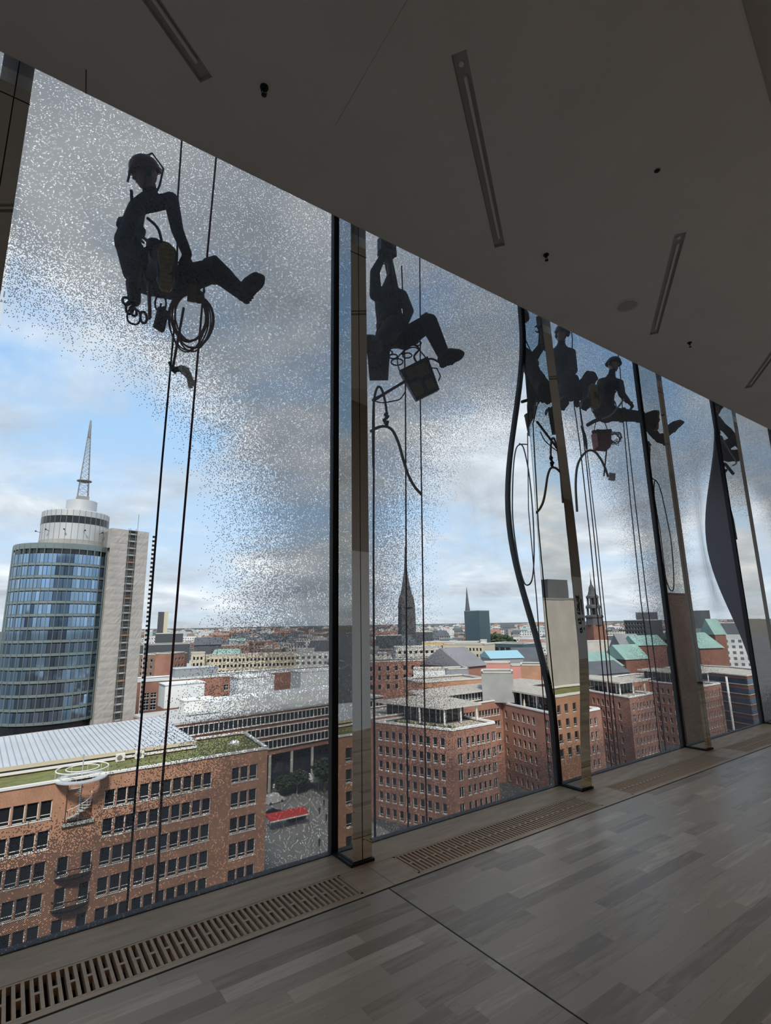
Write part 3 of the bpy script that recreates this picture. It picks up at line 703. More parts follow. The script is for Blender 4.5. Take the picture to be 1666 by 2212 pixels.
# balconies below the stair
for z in rows1[2:7]:
    m = MB(); c = X0+stm; pts = [(c+2.0*math.cos(a), YB-1.2*math.sin(a)) for a in [math.pi*i/12 for i in range(13)]]
    m.prism([(p[0], p[1]) for p in pts], z-1.35, z-1.2)
    for p in pts: m.bar((p[0], p[1], z-1.2), (p[0], p[1], z-.25), .035)
    m.tube([(p[0], p[1], z-.25) for p in pts], .05, 6); world_child(m.obj('balcony', 'gear_metal'), b1)
# penthouse wall and standing-seam roof
eave = [Vector((-62, 91.0, -16.45)), Vector((26.6, 91.0, -16.45))]; ridge = [Vector((-62, 100.6, -15.2)), Vector((25.2, 111.0, -15.2))]
m = MB(); m.add([(-62, 91.5, ZR-.2), (25.9, 91.5, ZR-.2), (25.9, 91.5, -16.6), (-62, 91.5, -16.6)], [(0, 1, 2, 3)]); m.add([(25.9, 91.5, ZR-.2), (24.9, 110.5, ZR-.2), (24.9, 110.5, -15.5), (25.9, 91.5, -16.6)], [(0, 1, 2, 3)])
world_child(m.obj('penthouse_wall', 'grey_panel'), b1)
m = MB(); m.bar(eave[0]+Vector((0, 0, -.25)), eave[1]+Vector((0, 0, -.25)), .25, .5); world_child(m.obj('eave_board', 'cream_render'), b1)
rf = MB(); rf.add([eave[0], eave[1], ridge[1], ridge[0]], [(0, 1, 2, 3)]); rf.add([eave[0]+Vector((0, 0, -.2)), eave[1]+Vector((0, 0, -.2)), eave[1], eave[0]], [(0, 1, 2, 3)]); rf.add([eave[1], eave[1]+Vector((0, 0, -.2)), ridge[1]+Vector((0, 0, -.2)), ridge[1]], [(0, 1, 2, 3)])
metal = world_child(rf.obj('metal_roof', 'metal_roof'), b1)
nse = 116
for i in range(nse+1):
    t = i/nse; a = eave[0].lerp(eave[1], t); b = ridge[0].lerp(ridge[1], t)
    if a.x < -8: continue
    s_ = MB(); s_.bar(Vector((0, 0, .04)), b-a+Vector((0, 0, .04)), .07, .09); o = s_.obj('roof_seam', 'seam_dark', metal); o.matrix_parent_inverse = Matrix.Translation(-Vector(b1.location)); o.matrix_parent_inverse = Matrix.Identity(4); o.location = a
# roof plinth walls at the back, so the roof has depth
m = MB(); m.prism([(-62, 100.6), (25.2, 111.0), (25.2, 111.6), (-62, 101.2)], ZG, -15.25); world_child(m.obj('rear_wall', 'brick_red'), b1)
# spiral stair
c = Vector((X0+stm, YB+0.1, 0)); st = thing('spiral_stair', 'metal spiral stair rising from a wall niche to a round roof platform', 'stair', (c.x, c.y, zb))
m = MB(); m.tube([(0, 0, 0), (0, 0, 7.6)], .07, 8); m.box((0, 0, 7.7), (.25, .12, .4)); m.obj('centre_pole', 'alu_light', st)
tr = MB(); tr.add([(0, -.12, 0), (1.35, -.26, 0), (1.35, .26, 0), (0, .12, 0), (0, -.12, .05), (1.35, -.26, .05), (1.35, .26, .05), (0, .12, .05)], [(4, 5, 6, 7), (3, 2, 1, 0), (0, 1, 5, 4), (1, 2, 6, 5), (2, 3, 7, 6), (3, 0, 4, 7)])
tme = tr.mesh('tread', ['alu_light'])
for i in range(17):
    o = link('tread', tme, st, (0, 0, 0.2+i*.23)); o.rotation_euler.z = math.radians(160+i*24)
hr = [(1.35*math.cos(math.radians(160+i*12)), 1.35*math.sin(math.radians(160+i*12)), 1.2+i*.115) for i in range(34)]
m = MB(); m.tube(hr, .035, 6)
for q in hr[::2]: m.bar(q, (q[0], q[1], q[2]-1.0), .025)
m.obj('handrail', 'white_frame', st)
zp = ZR-zb+0.15
m = MB(); ring = [(3.0*math.cos(a), 3.0*math.sin(a)) for a in [2*math.pi*i/40 for i in range(40)]]; inn = [(1.9*math.cos(a), 1.9*math.sin(a)) for a in [2*math.pi*i/40 for i in range(40)]]
vs = [(*p, zp) for p in ring]+[(*p, zp) for p in inn]+[(*p, zp-.15) for p in ring]+[(*p, zp-.15) for p in inn]
fs = []
for i in range(40):
    j = (i+1) % 40; fs += [(i, j, 40+j, 40+i), (80+j, 80+i, 120+i, 120+j), (80+i, 80+j, j, i), (40+i, 40+j, 120+j, 120+i)]
m.add(vs, fs); m.obj('platform', 'alu_light', st)
m = MB(); m.tube([(*p, zp+1.1) for p in ring], .07, 6, closed=True); m.tube([(*p, zp+1.1) for p in inn], .06, 6, closed=True)
for p in ring[::4]: m.bar((*p, zp), (*p, zp+1.1), .03)
m.obj('platform_rail', 'white_frame', st)
for i, dx in enumerate((5.6, 8.2)):
    t = thing('air_conditioner', 'white air conditioner box %s on the planted roof' % ('close to the spiral stair' if i == 0 else 'farther from the spiral stair'), 'air conditioner', (c.x+dx, 89.9, ZR-.2), 'air conditioners on the planted roof')
    m = MB(); m.span((-.6, -.25, .1), (.6, .25, 1.1)); m.span((-.5, -.2, 0), (-.4, .2, .1)); m.span((.4, -.2, 0), (.5, .2, .1)); m.obj('case', 'white_frame', t)
    m = MB(); m.lathe([(.36, 0), (.36, .04), (.05, .05)], (-.12, -.25, .6), 20, R=Matrix.Rotation(math.pi/2, 3, 'X')); m.obj('fan_grille', 'scaffold', t)
t = thing('roof_hatch', 'white round skylight on the corner of the planted roof', 'skylight', (32.6, 90.2, ZR-.2)); m = MB(); m.lathe([(.8, 0), (.8, .25), (.6, .5), (.1, .62)], n=18); m.obj('dome', 'white_render', t, smooth=True); m = MB(); m.lathe([(.95, 0), (.95, .12)], n=18); m.obj('curb', 'concrete', t)

# --- the office fingers with penthouse canopies
rowsF = [-25.3-3.4*i for i in range(6)]
def finger(poly, label, fac, nwin, canopy):
    b = building('office_wing', label, 'building', poly, ZG, -22.5, 'brick_red', 'gravel', fac, parapet=(0.45, 0.45, 'white_frame'))
    return b
f1 = finger([(84, 93.5), (98, 93.5), (98, 114), (76.3, 114)], 'red brick office wing with a penthouse terrace, its corner towards the paved square',
  {0: [dict(cols=[2.1], rows=rowsF, w=1.5, h=2.2, style='split'), dict(cols=[4.6, 6.3, 8.0, 9.6, 11.2], rows=rowsF, w=1.0, h=2.0), dict(cols=[13.0], rows=rowsF, w=1.3, h=2.2, style='split')],
   3: [dict(cols=rng(2, 20, 1.9), rows=rowsF, w=1.15, h=2.1)]}, 0, 0)
f2 = finger([(117.2, 88.9), (134, 88.9), (134, 114), (122.4, 114)], 'red brick office wing with a stepped white parapet and a terrace door',
  {3: [dict(cols=[5.2, 7.4, 9.6, 11.8, 14.0], rows=rowsF, w=1.05, h=2.0), dict(cols=[1.6], rows=rowsF, w=1.0, h=2.0), dict(cols=[19.5], rows=rowsF, w=1.5, h=2.2, style='split')],
   0: [dict(cols=[1.7], rows=rowsF, w=1.6, h=2.2, style='split'), dict(cols=rng(4, 15, 2.0), rows=rowsF, w=1.05, h=2.0)]}, 0, 0)
f3 = finger([(159, 95.3), (174, 95.3), (174, 114), (164.6, 114)], 'red brick office wing seen past the mirrored sign post',
  {3: [dict(cols=[3.0, 5.2, 7.4, 9.6, 12.2, 14.8], rows=rowsF, w=1.05, h=2.0)], 0: [dict(cols=[2.0], rows=rowsF, w=1.6, h=2.2, style='split'), dict(cols=rng(4.5, 14, 1.9), rows=rowsF, w=1.05, h=2.0)]}, 0, 0)
f4 = finger([(201, 93), (216, 93), (216, 114), (205, 114)], 'red brick office wing half hidden by fritted glass',
  {3: [dict(cols=rng(3, 18, 2.4), rows=rowsF, w=1.05, h=2.0)], 0: [dict(cols=rng(2, 14, 2.0), rows=rowsF, w=1.05, h=2.0)]}, 0, 0)
bar_ = building('office_bar', 'long brick office bar linking the wings, with a strip of tall windows', 'building', [(74, 114), (221, 114), (221, 128), (74, 128)], ZG, -21.6, 'brick_red', 'gravel',
  {0: [dict(cols=rng(25.6, 47.5, 1.25), rows=[-24.6, -28.0, -31.4, -34.8], w=1.05, h=1.9), dict(cols=rng(61.2, 84, 1.5), rows=[-24.6, -28, -31.4, -34.8], w=1.05, h=1.9), dict(cols=rng(101, 126, 1.6), rows=[-24.6, -28, -31.4], w=1.05, h=1.9)]}, parapet=(0.3, 0.4, 'white_frame'))
# penthouse canopies
def canopy(name, label, poly, z, posts, wallpoly):
    cx = sum(p[0] for p in poly)/len(poly); cy = sum(p[1] for p in poly)/len(poly)
    t = thing('penthouse', label, 'penthouse', (cx, cy, -22.6))
    m = MB(); m.prism(poly, z, z+.45, tmi=1); world_child(m.obj('roof_slab', ['pale_stone', 'gravel']), t)
    for p in posts:
        m = MB(); m.span((p[0]-.16, p[1]-.16, -22.6), (p[0]+.16, p[1]+.16, z)); world_child(m.obj('post', 'white_frame'), t)
    m = MB(); m.prism(wallpoly, -22.6, z); world_child(m.obj('glazed_wall', 'pane_dark'), t)
    n = len(wallpoly)
    for i in range(n):
        A, B = Vector((*wallpoly[i], 0)), Vector((*wallpoly[(i+1) % n], 0)); L = (B-A).length; d = (B-A)/L; outw = Vector((d.y, -d.x, 0))
        if outw.y > 0.5 or outw.x > .5: continue
        for k in range(int(L/1.9)+1):
            p = A+d*(k*1.9)+outw*.04; m = MB(); m.span((-.07, -.07, -22.6), (.07, .07, z)); o = m.obj('mullion', 'white_frame', t); o.location = Vector((p.x, p.y, 0))-Vector(t.location)
    return t
canopy('p', 'penthouse with a flat overhanging roof on white posts above the corner terrace', [(86.2, 99.0), (98.5, 98.6), (101, 120), (80.5, 120)], -18.9, [(87.2, 99.8), (97.6, 99.5), (84.6, 106), (92.4, 99.7)], [(89, 103.5), (96.5, 103), (97, 119), (84, 119)])
canopy('p', 'penthouse behind the terrace with the dark parasol', [(119.5, 94.2), (136, 93.5), (136, 119.5), (124.8, 119.5)], -18.9, [(121, 95.4), (122.4, 101), (123.6, 107.5)], [(124, 98.5), (135, 98), (135, 119), (127, 119)])
canopy('p', 'penthouse with white posts on the far side of the mirrored sign post', [(161.5, 99.5), (177, 98.6), (177, 120), (167, 120)], -18.9, [(163, 100.6), (164.8, 106), (170, 100.2), (176, 99.6)], [(166.5, 104), (175.5, 103.5), (175.5, 119), (170, 119)])
canopy('p', 'penthouse on the wing behind fritted glass', [(203, 97.5), (219, 97), (219, 120), (208, 120)], -18.9, [(204.4, 98.6), (211, 98.2), (218, 98)], [(208, 102), (217, 101.5), (217, 119), (211, 119)])
m = MB(); m.prism([(96, 116.5), (127, 116.5), (150, 117), (150, 130), (100, 130)], -19.0, -18.5, tmi=1); lk = thing('link_roof', 'long pale gravel roof linking two penthouses', 'roof', (120, 122, -21.6)); world_child(m.obj('slab', ['pale_stone', 'gravel']), lk)
m = MB(); m.prism([(98, 118), (149, 118), (149, 129), (101, 129)], -21.6, -19.0); world_child(m.obj('wall', 'brick_brown'), lk)
add_windows(lk, (98, 117.95), (149, 117.95), [(u, -20.3) for u in rng(1.5, 46, 1.25)], 1.05, 2.1, 'sill', recess=-.1)
# terrace furniture
t = thing('terrace_parasol', 'folded dark parasol on the terrace under the penthouse roof', 'parasol', (121.5, 99.2, -22.7)); m = MB(); m.tube([(0, 0, 0), (0, 0, 2.6)], .04, 6); m.obj('pole', 'white_frame', t); m = MB(); m.lathe([(.75, .5), (.95, 1.0), (.5, 1.9), (.08, 2.6)], n=10); m.obj('canopy', 'car_black', t)
t = thing('terrace_parasol', 'folded cream parasol on the terrace of the stepped white parapet', 'parasol', (121.2, 104.4, -22.7)); m = MB(); m.tube([(0, 0, 0), (0, 0, 2.5)], .04, 6); m.obj('pole', 'white_frame', t); m = MB(); m.lathe([(.28, .5), (.32, 1.0), (.2, 1.9), (.05, 2.5)], n=10); m.obj('canopy', 'cream_render', t)
rp = random.Random(3)
for i in range(14):
    a = i/13; x = 79.3+a*5.2+rp.uniform(-.2, .2); yy = 110-a*15.2
    t = tag(empty('planter_shrub', (x+.9, yy, -22.7)), 'small planted shrub along the corner terrace parapet', 'shrub', 'shrubs along the corner terrace'); m = MB()
    for k in range(5): m.lathe([(.05, 0), (.3, .25), (.32, .5), (.05, .8)], (rp.uniform(-.3, .3), rp.uniform(-.3, .3), rp.uniform(-.1, .2)), 7)
    m.obj('foliage', 'sedum' if i % 3 else 'leaves', t); m = MB(); m.span((-.4, -.3, 0), (.4, .3, .35)); m.obj('planter', 'concrete', t)

# --- right-hand brick building with ribbon glazing and a white downpipe
rb = building('office_corner', 'brick office corner with ribbon glazing and a white diagonal-braced mast', 'building', [(226, 88), (252, 88), (262, 108), (262, 125), (238, 125)], ZG, -20.2, 'brick_dark', 'gravel', {}, parapet=(0.4, .4, 'pale_stone'))
for A, B in (((226, 88), (252, 88)), ((238, 125), (226, 88)), ((252, 88), (262, 108))):
    A3, B3 = Vector((*A, 0)), Vector((*B, 0)); d = (B3-A3).normalized(); ow = Vector((d.y, -d.x, 0)); L = (B3-A3).length
    for k in range(6):
        z = -22.2-3.5*k
        m = MB(); c = (A3+B3)/2+ow*.06; m.box((0, 0, 0), (L-.2, .18, 1.9)); o = m.obj('ribbon_window', 'pane_blue', rb); o.location = Vector((c.x, c.y, z))-Vector(rb.location); o.rotation_euler.z = math.atan2(d.y, d.x)
        m = MB(); m.box((0, 0, 0), (L, .3, .22)); o = m.obj('ledge', 'plank_orange' if A == (252, 88) else 'pale_stone', rb); o.location = Vector((c.x, c.y, z-1.1))-Vector(rb.location); o.rotation_euler.z = math.atan2(d.y, d.x)
mp_ = on_d(1540, 1438, 232); t = thing('braced_mast', 'white vertical pipe with a diagonal brace in front of the ribbon-glazed corner', 'mast', (mp_.x, mp_.y-4, ZG)); m = MB(); m.tube([(0, 0, 0), (0, 0, 24.5)], .38, 8); m.obj('pipe', 'white_frame', t); m = MB(); m.tube([(0, 0, 3.5), (-9, 0, -0.2+.2)], .3, 8); m.tube([(0, 0, 3.6), (-8, 0, 5.0)], .25, 8); m.obj('brace', 'white_frame', t)

# --- terraced office with ribbon windows across the square
A, B = on_z(372, 1566, -22.6), on_z(738, 1514, -22.6)
A = Vector((A.x-3, A.y, 0)); B = Vector((B.x+16, B.y, 0)); d = (B-A).normalized(); L = (B-A).length; bk = Vector((-d.y, d.x, 0))
tb = thing('terrace_office', 'long terraced office with white-mullioned window ribbons and red brick bands', 'building', (A.x, A.y, ZG))
def quadpoly(a, b, dep): return [(a.x, a.y), (b.x, b.y), ((b+bk*dep).x, (b+bk*dep).y), ((a+bk*dep).x, (a+bk*dep).y)]
m = MB(); m.prism(quadpoly(A, B, 22), -34.2, -22.8); world_child(m.obj('wall', 'brick_red'), tb)
m = MB(); m.prism(quadpoly(A-bk*.5, B-bk*.5, 23), -22.8, -22.3); world_child(m.obj('roof', 'roof_pale'), tb)
m = MB(); m.prism(quadpoly(A+bk*2.5, B+bk*2.5, 18), ZG, -34.2); world_child(m.obj('arcade_wall', 'pane_dark'), tb)
rot = math.atan2(d.y, d.x)
for k, z in enumerate((-24.6, -28.0, -31.4)):
    m = MB(); c = (A+B)/2-bk*.05; m.box((0, 0, 0), (L-.3, .14, 2.0)); o = m.obj('ribbon_window', 'pane_dark', tb); o.location = Vector((c.x, c.y, z))-Vector(tb.location); o.rotation_euler.z = rot
    m = MB(); m.box((0, 0, 0), (L, .9, .25)); o = m.obj('sill_band', 'white_frame', tb); o.location = Vector((c.x, c.y, z-1.15))-Vector(tb.location); o.rotation_euler.z = rot
    m = MB(); m.box((0, 0, 0), (L, .7, .18)); o = m.obj('head_band', 'white_frame', tb); o.location = Vector((c.x, c.y, z+1.1))-Vector(tb.location); o.rotation_euler.z = rot
    mu = MB(); mu.box((0, 0, 0), (.16, .3, 2.0)); mme = mu.mesh('mullion', ['white_frame'])
    for i in range(int(L/1.35)):
        p = A+d*(i*1.35+.4)-bk*.12; o = link('mullion', mme, tb, Vector((p.x, p.y, z))-Vector(tb.location), rot)
for i in range(int(L/7)):
    p = A+d*(i*7+3)+bk*.4; m = MB(); m.lathe([(.42, ZG), (.42, -34.2)], n=10); o = m.obj('column', 'pale_stone', tb); o.location = Vector((p.x, p.y, 0))-Vector(tb.location)
# set-back storey and white roof boxes
m = MB(); m.prism(quadpoly(A+d*16+bk*7, B+bk*7, 10), -22.3, -19.3); sbk = world_child(m.obj('setback_wall', 'white_render'), tb)
def roof_box(label, p0, p1, D, depth, mt='white_render'):
    a = on_d(*p0, D); b = on_d(*p1, D); z1 = max(a.z, b.z); x0, x1 = a.x, b.x; y0 = a.y
    t = thing('roof_box', label, 'roof box', ((x0+x1)/2, y0, -22.3))
    m = MB(); m.span((x0, y0, -22.3), (x1, y0+depth, z1)); world_child(m.obj('wall', mt), t)
    m = MB(); e = .25
    for (q, r) in (((x0-e, y0-e), (x1+e, y0+e)), ((x0-e, y0+depth-e), (x1+e, y0+depth+e)), ((x0-e, y0), (x0+e, y0+depth)), ((x1-e, y0), (x1+e, y0+depth))): m.span((*q, z1), (*r, z1+.25))
    world_child(m.obj('coping', 'white_frame'), t); return t
roof_box('white roof box beside the netted scaffold tower', (357, 1484), (449, 1476), 176, 8)
roof_box('low white roof box in front of the cross-windowed brick wall', (398, 1515), (470, 1512), 166, 5)
roof_box('white roof box in the middle of the terraced office', (516, 1468), (606, 1462), 182, 8)
roof_box('white roof box at the fritted end of the terraced office', (650, 1456), (735, 1450), 190, 8)
# small green scaffold at the terrace end
sc_ = on_z(400, 1560, -24); t = thing('green_scaffold', 'green scaffold frame at the end of the terraced office', 'scaffold', (sc_.x, sc_.y-2, -34))
m = MB()
for i in range(5):
    for j in (0, 1): m.tube([(i*2.2, j*1.2, -10), (i*2.2, j*1.2, 12.5)], .06, 5)
m.obj('standards', 'copper_green', t); m = MB()
for z in rng(-10, 12, 2.0):
    for j in (0, 1): m.tube([(0, j*1.2, z), (8.8, j*1.2, z)], .05, 5)
for i in range(4): m.tube([(i*2.2, 0, 0+(i % 2)*2), (i*2.2+2.2, 0, 2-(i % 2)*2)], .04, 5)
m.obj('ledgers', 'copper_green', t); m = MB()
for z in (0, 4, 8, 12): m.span((0, 0, z), (8.8, 1.2, z+.08))
m.obj('decks', 'alu_light', t)

# --- brick building with cross windows behind the terraces
A, B = on_d(270, 1474, 232), on_d(742, 1440, 262)
b4 = building('cross_window_block', 'red brick block with white cross-bar windows behind the white roof boxes', 'building', [(A.x, A.y), (B.x, B.y), (B.x+5, B.y+16), (A.x+5, A.y+18)], ZG, A.z-.4, 'brick_red', 'roof_pale',
   {0: [dict(cols=[8.0, 10.6], rows=[-24.7, -27.0, -29.2], w=2.1, h=1.8, style='cross'), dict(cols=[39.0, 42.5, 46.0], rows=[-24.0, -28.2], w=1.9, h=2.3, style='cross'), dict(cols=rng(70, 96, 4), rows=[-24.0, -28.2], w=1.9, h=2.3, style='cross')]}, parapet=(.5, .5, 'white_render'))
gb = on_d(425, 1462, 250); t = thing('plant_box', 'windowless grey plant box on the cross-windowed brick block', 'roof box', (gb.x, gb.y, b4.location.z+30)); m = MB(); m.span((gb.x-9, gb.y, -23), (gb.x+9, gb.y+8, gb.z+3.6)); world_child(m.obj('wall', 'grey_panel'), t); m = MB(); m.span((gb.x-9.2, gb.y-.2, gb.z+3.6), (gb.x+9.2, gb.y+8.2, gb.z+3.9)); world_child(m.obj('coping', 'alu_light'), t); t.location.z = -23
for o in t.children: o.matrix_parent_inverse = Matrix.Translation(-Vector(t.location))

def block(name, label, p0, p1, D, D2, depth, wall, roof, zg=ZG, group=None, extra=None, cat='building', **fac):
    """mid-distance block from two roof-edge pixels"""
    A, B = on_d(*p0, D), on_d(*p1, D2); d = (B-A); d.z = 0; d.normalize(); bk = Vector((-d.y, d.x, 0)); z1 = (A.z+B.z)/2
    poly = [(A.x, A.y), (B.x, B.y), ((B+bk*depth).x, (B+bk*depth).y), ((A+bk*depth).x, (A+bk*depth).y)]
    L = math.dist(poly[0], poly[1]); F = {}
    if fac:
        c = fac; n = max(1, int(L/c['pu'])); off = (L-(n-1)*c['pu'])/2
        F[0] = dict(cols=[off+i*c['pu'] for i in range(n)], rows=[z1-c['top']-c['pv']*i for i in range(c['nr'])], w=c['w'], h=c['h'], style=c.get('style', 'plain'), pm='pane_dark', fm=c.get('fm', 'white_frame'))
    return building(name, label, cat, poly, zg, z1, wall, roof, F, parapet=(.5, .5, 'pale_stone'), group=group)
block('office_block', 'brown brick block far behind the netted scaffold', (298, 1414), (368, 1416), 330, 318, 16, 'brick_brown', 'roof_pale', pu=3.0, pv=3.5, nr=4, top=3, w=1.5, h=1.6)
block('office_block', 'narrow red brick block beside the cream window-grid block', (370, 1413), (400, 1409), 306, 318, 9, 'brick_red', 'roof_grey', pu=3.4, pv=3.5, nr=5, top=3, w=1.5, h=1.6)
block('office_block', 'cream block with a regular window grid, square front', (413, 1412), (443, 1412), 318, 318, 14, 'cream_render', 'roof_grey', pu=1.9, pv=3.3, nr=4, top=2.6, w=1.2, h=1.7)
block('office_block', 'long cream block with rows of windows and a greenish roof edge', (443, 1416), (640, 1414), 330, 330, 16, 'cream_render', 'roof_pale', pu=2.2, pv=3.3, nr=4, top=2.6, w=1.4, h=1.8)
block('office_block', 'cream curved-front block with four window rows below the dark glass cube', (958, 1392), (1045, 1394), 300, 290, 16, 'cream_render', 'roof_pale', pu=2.0, pv=3.2, nr=6, top=2.4, w=1.2, h=1.7)
block('office_block', 'yellow top storey with upright slats above the cream block', (912, 1388), (1034, 1388), 330, 326, 12, 'yellow_render', 'roof_pale', pu=1.6, pv=3.2, nr=2, top=2.6, w=.8, h=2.0)
block('office_block', 'pale grey block with paired windows beside the cream block', (855, 1399), (954, 1397), 296, 300, 12, 'pale_stone', 'roof_grey', pu=3.0, pv=3.3, nr=4, top=2.6, w=1.8, h=1.6)
block('office_block', 'white blank end wall beside a glazed office', (1038, 1385), (1052, 1385), 330, 330, 18, 'white_render', 'roof_pale')
block('office_block', 'glazed office with a sloping white edge', (1052, 1390), (1130, 1392), 325, 310, 18, 'far_glass', 'roof_pale', pu=4, pv=4, nr=3, top=3, w=3.2, h=2.4)
block('warehouse', 'red brick warehouse behind the gravel roofs', (790, 1432), (990, 1424), 250, 262, 16, 'brick_red', 'roof_grey', pu=4, pv=4, nr=3, top=3, w=1.6, h=2.2)
block('warehouse', 'brick storey with grouped dark windows behind the corner penthouse', (912, 1478), (1048, 1464), 172, 184, 14, 'brick_orange', 'gravel', pu=2.1, pv=4, nr=1, top=2.6, w=1.3, h=2.0)
block('plant_room', 'white plant room in front of the brick warehouse', (893, 1448), (963, 1446), 208, 208, 8, 'white_render', 'roof_pale')
block('plant_room', 'blue-grey plant room next to the white plant room', (965, 1448), (1012, 1444), 206, 208, 8, 'grey_panel', 'roof_grey')
block('plant_room', 'windowless grey stair tower on the gravel roof', (1040, 1456), (1108, 1452), 165, 165, 9, 'concrete', 'roof_grey', zg=-22)
block('plant_room', 'pink rendered roof storey', (1046, 1434), (1102, 1432), 234, 234, 8, 'pink_render', 'roof_pale', zg=-30)
block('plant_room', 'small pink rendered roof storey by the chimney mast', (1104, 1440), (1148, 1438), 236, 236, 8, 'pink_render', 'roof_pale', zg=-30)
block('warehouse', 'brick block with small attic windows beside the bowed gasket', (1125, 1440), (1175, 1436), 208, 208, 12, 'brick_orange', 'roof_grey', pu=1.7, pv=4, nr=2, top=8, w=.8, h=1.8)
block('office_block', 'long low grey block in front of the church tower', (1262, 1388), (1335, 1384), 395, 405, 14, 'pale_stone', 'roof_pale')
block('office_block', 'white block with blue glass beside the church tower', (1276, 1372), (1330, 1376), 470, 470, 14, 'far_white', 'roof_pale')
block('office_block', 'brown gabled warehouse front beyond the green roofs', (1336, 1378), (1372, 1376), 430, 430, 14, 'brick_dark', 'roof_grey', pu=2.4, pv=3.4, nr=4, top=3, w=1, h=1.6)
# glass cube, black slab, grid block
_a, _b, _c = on_d(1003, 1324, 436), on_d(1035, 1320, 420), on_d(1057, 1324, 432); _d = _a+_c-_b
cube_poly = [(_a.x, _a.y), (_b.x, _b.y), (_c.x, _c.y), (_d.x, _d.y)]
building('glass_cube', 'dark green glass office cube in front of the thin spire', 'building', cube_poly, ZG, _b.z, 'far_glass', 'roof_grey', {}, parapet=(.6, .4, 'grey_panel'))
block('slab_tower', 'blue-black slab tower behind the white grid block', (1373, 1323), (1420, 1323), 480, 480, 20, 'slate', 'roof_grey')
block('grid_block', 'white block with a dense window grid beside the blue-black slab', (1348, 1340), (1393, 1341), 440, 430, 20, 'far_grid', 'roof_pale', pu=2.4, pv=3.2, nr=6, top=2.2, w=1.5, h=1.9)
block('office_tower', 'hazy grey-blue tower on the horizon at the steel post', (1496, 1318), (1533, 1320), 900, 900, 40, 'far_grey', 'roof_grey')
block('office_block', 'long white office with window rows below the hazy tower', (1526, 1345), (1600, 1348), 520, 520, 30, 'far_white', 'roof_pale')
ht = block('hotel_tower', 'tall hotel tower standing alone on the horizon, ribbed dark front and pale side', (342, 1321), (364, 1323), 1800, 1800, 30, 'cream_render', 'roof_grey')
_a, _b = on_d(342, 1321, 1799), on_d(355, 1321, 1799)
for i in range(5):
    p = _a.lerp(_b, (i+.5)/5); m = MB(); m.span((p.x-1.5, p.y-1.2, ZG), (p.x+1.5, p.y+.2, p.z-1)); world_child(m.obj('dark_rib', 'slate'), ht)
block('office_block', 'domed grey glass office under the hotel tower', (336, 1370), (396, 1368), 620, 620, 40, 'far_grey', 'roof_pale')
block('office_block', 'long dark office with a strip of bright windows, left of the cream blocks', (300, 1392), (410, 1393), 470, 470, 30, 'far_grey', 'slate')
block('office_block', 'dark block at the foot of the black church spire', (812, 1375), (868, 1372), 560, 560, 30, 'far_grey', 'slate')
block('office_block', 'pale stone block with square windows right of the black spire', (898, 1366), (935, 1365), 560, 560, 20, 'far_stone', 'tile_red')
# green copper pitched roofs
def pitched(label, p0, p1, D, D2, depth, rise, wall, roof, zg=ZG, group=None, name='pitched_house'):
    A, B = on_d(*p0, D), on_d(*p1, D2); z = (A.z+B.z)/2; A.z = B.z = z; d = (B-A).normalized(); bk = Vector((-d.y, d.x, 0))*depth
    t = thing(name, label, 'building', ((A.x+B.x)/2, (A.y+B.y)/2, zg), group); FOOT.append(((A.x+B.x)/2+bk.x/2, (A.y+B.y)/2+bk.y/2, ((B-A).length+depth)*.5)); m = MB(); P = [A, B, B+bk, A+bk]; m.prism([(p.x, p.y) for p in P], zg, z, top=False)
    world_child(m.obj('wall', wall), t); r0, r1 = A+bk*.5+Vector((0, 0, rise)), B+bk*.5+Vector((0, 0, rise)); o = .6
    m = MB(); m.add([A-bk*.03-d*o, B-bk*.03+d*o, r1+d*o, r0-d*o, B+bk*1.03+d*o, A+bk*1.03-d*o], [(0, 1, 2, 3), (3, 2, 4, 5), (0, 3, 5), (1, 4, 2)]); world_child(m.obj('roof', roof), t); return t
pitched('warehouse with a long green copper roof by the church tower', (1262, 1448), (1345, 1434), 300, 320, 24, 7, 'slate', 'copper_green')
pitched('warehouse with a grey roof and green copper ridge beyond the gravel roofs', (1260, 1462), (1360, 1450), 258, 280, 18, 5, 'grey_panel', 'slate')
pitched('gabled warehouse edged with green copper', (1352, 1426), (1402, 1422), 338, 350, 18, 8, 'brick_dark', 'copper_green')
pitched('green-roofed warehouse in the bay with the dark cheek', (1512, 1402), (1562, 1398), 335, 345, 24, 8, 'brick_dark', 'copper_green')
pitched('small green-roofed turret house in the bay with the dark cheek', (1545, 1372), (1568, 1370), 400, 405, 12, 10, 'brick_dark', 'copper_green')
pitched('green-roofed warehouse seen through frit behind the white grid block', (1378, 1392), (1440, 1396), 370, 380, 18, 6, 'brick_dark', 'copper_green')
pitched('brown roofed house above the green copper roofs', (1345, 1400), (1392, 1403), 372, 378, 18, 9, 'brick_dark', 'roof_grey')
pitched('grey hipped hall roof left of the pink storeys', (1000, 1442), (1050, 1436), 215, 225, 24, 7, 'brick_red', 'roof_grey')
pitched('long pale blue roof above the pink storeys', (1062, 1424), (1130, 1420), 245, 250, 16, 3, 'grey_panel', 'blue_roof')
pitched('green-edged dark hall roof beside the bowed gasket', (1118, 1430), (1172, 1428), 262, 265, 20, 6, 'slate', 'slate')
pitched('dark steep-roofed station hall beyond the cream blocks', (420, 1393), (478, 1393), 560, 560, 30, 7, 'slate', 'slate', name='station_hall')
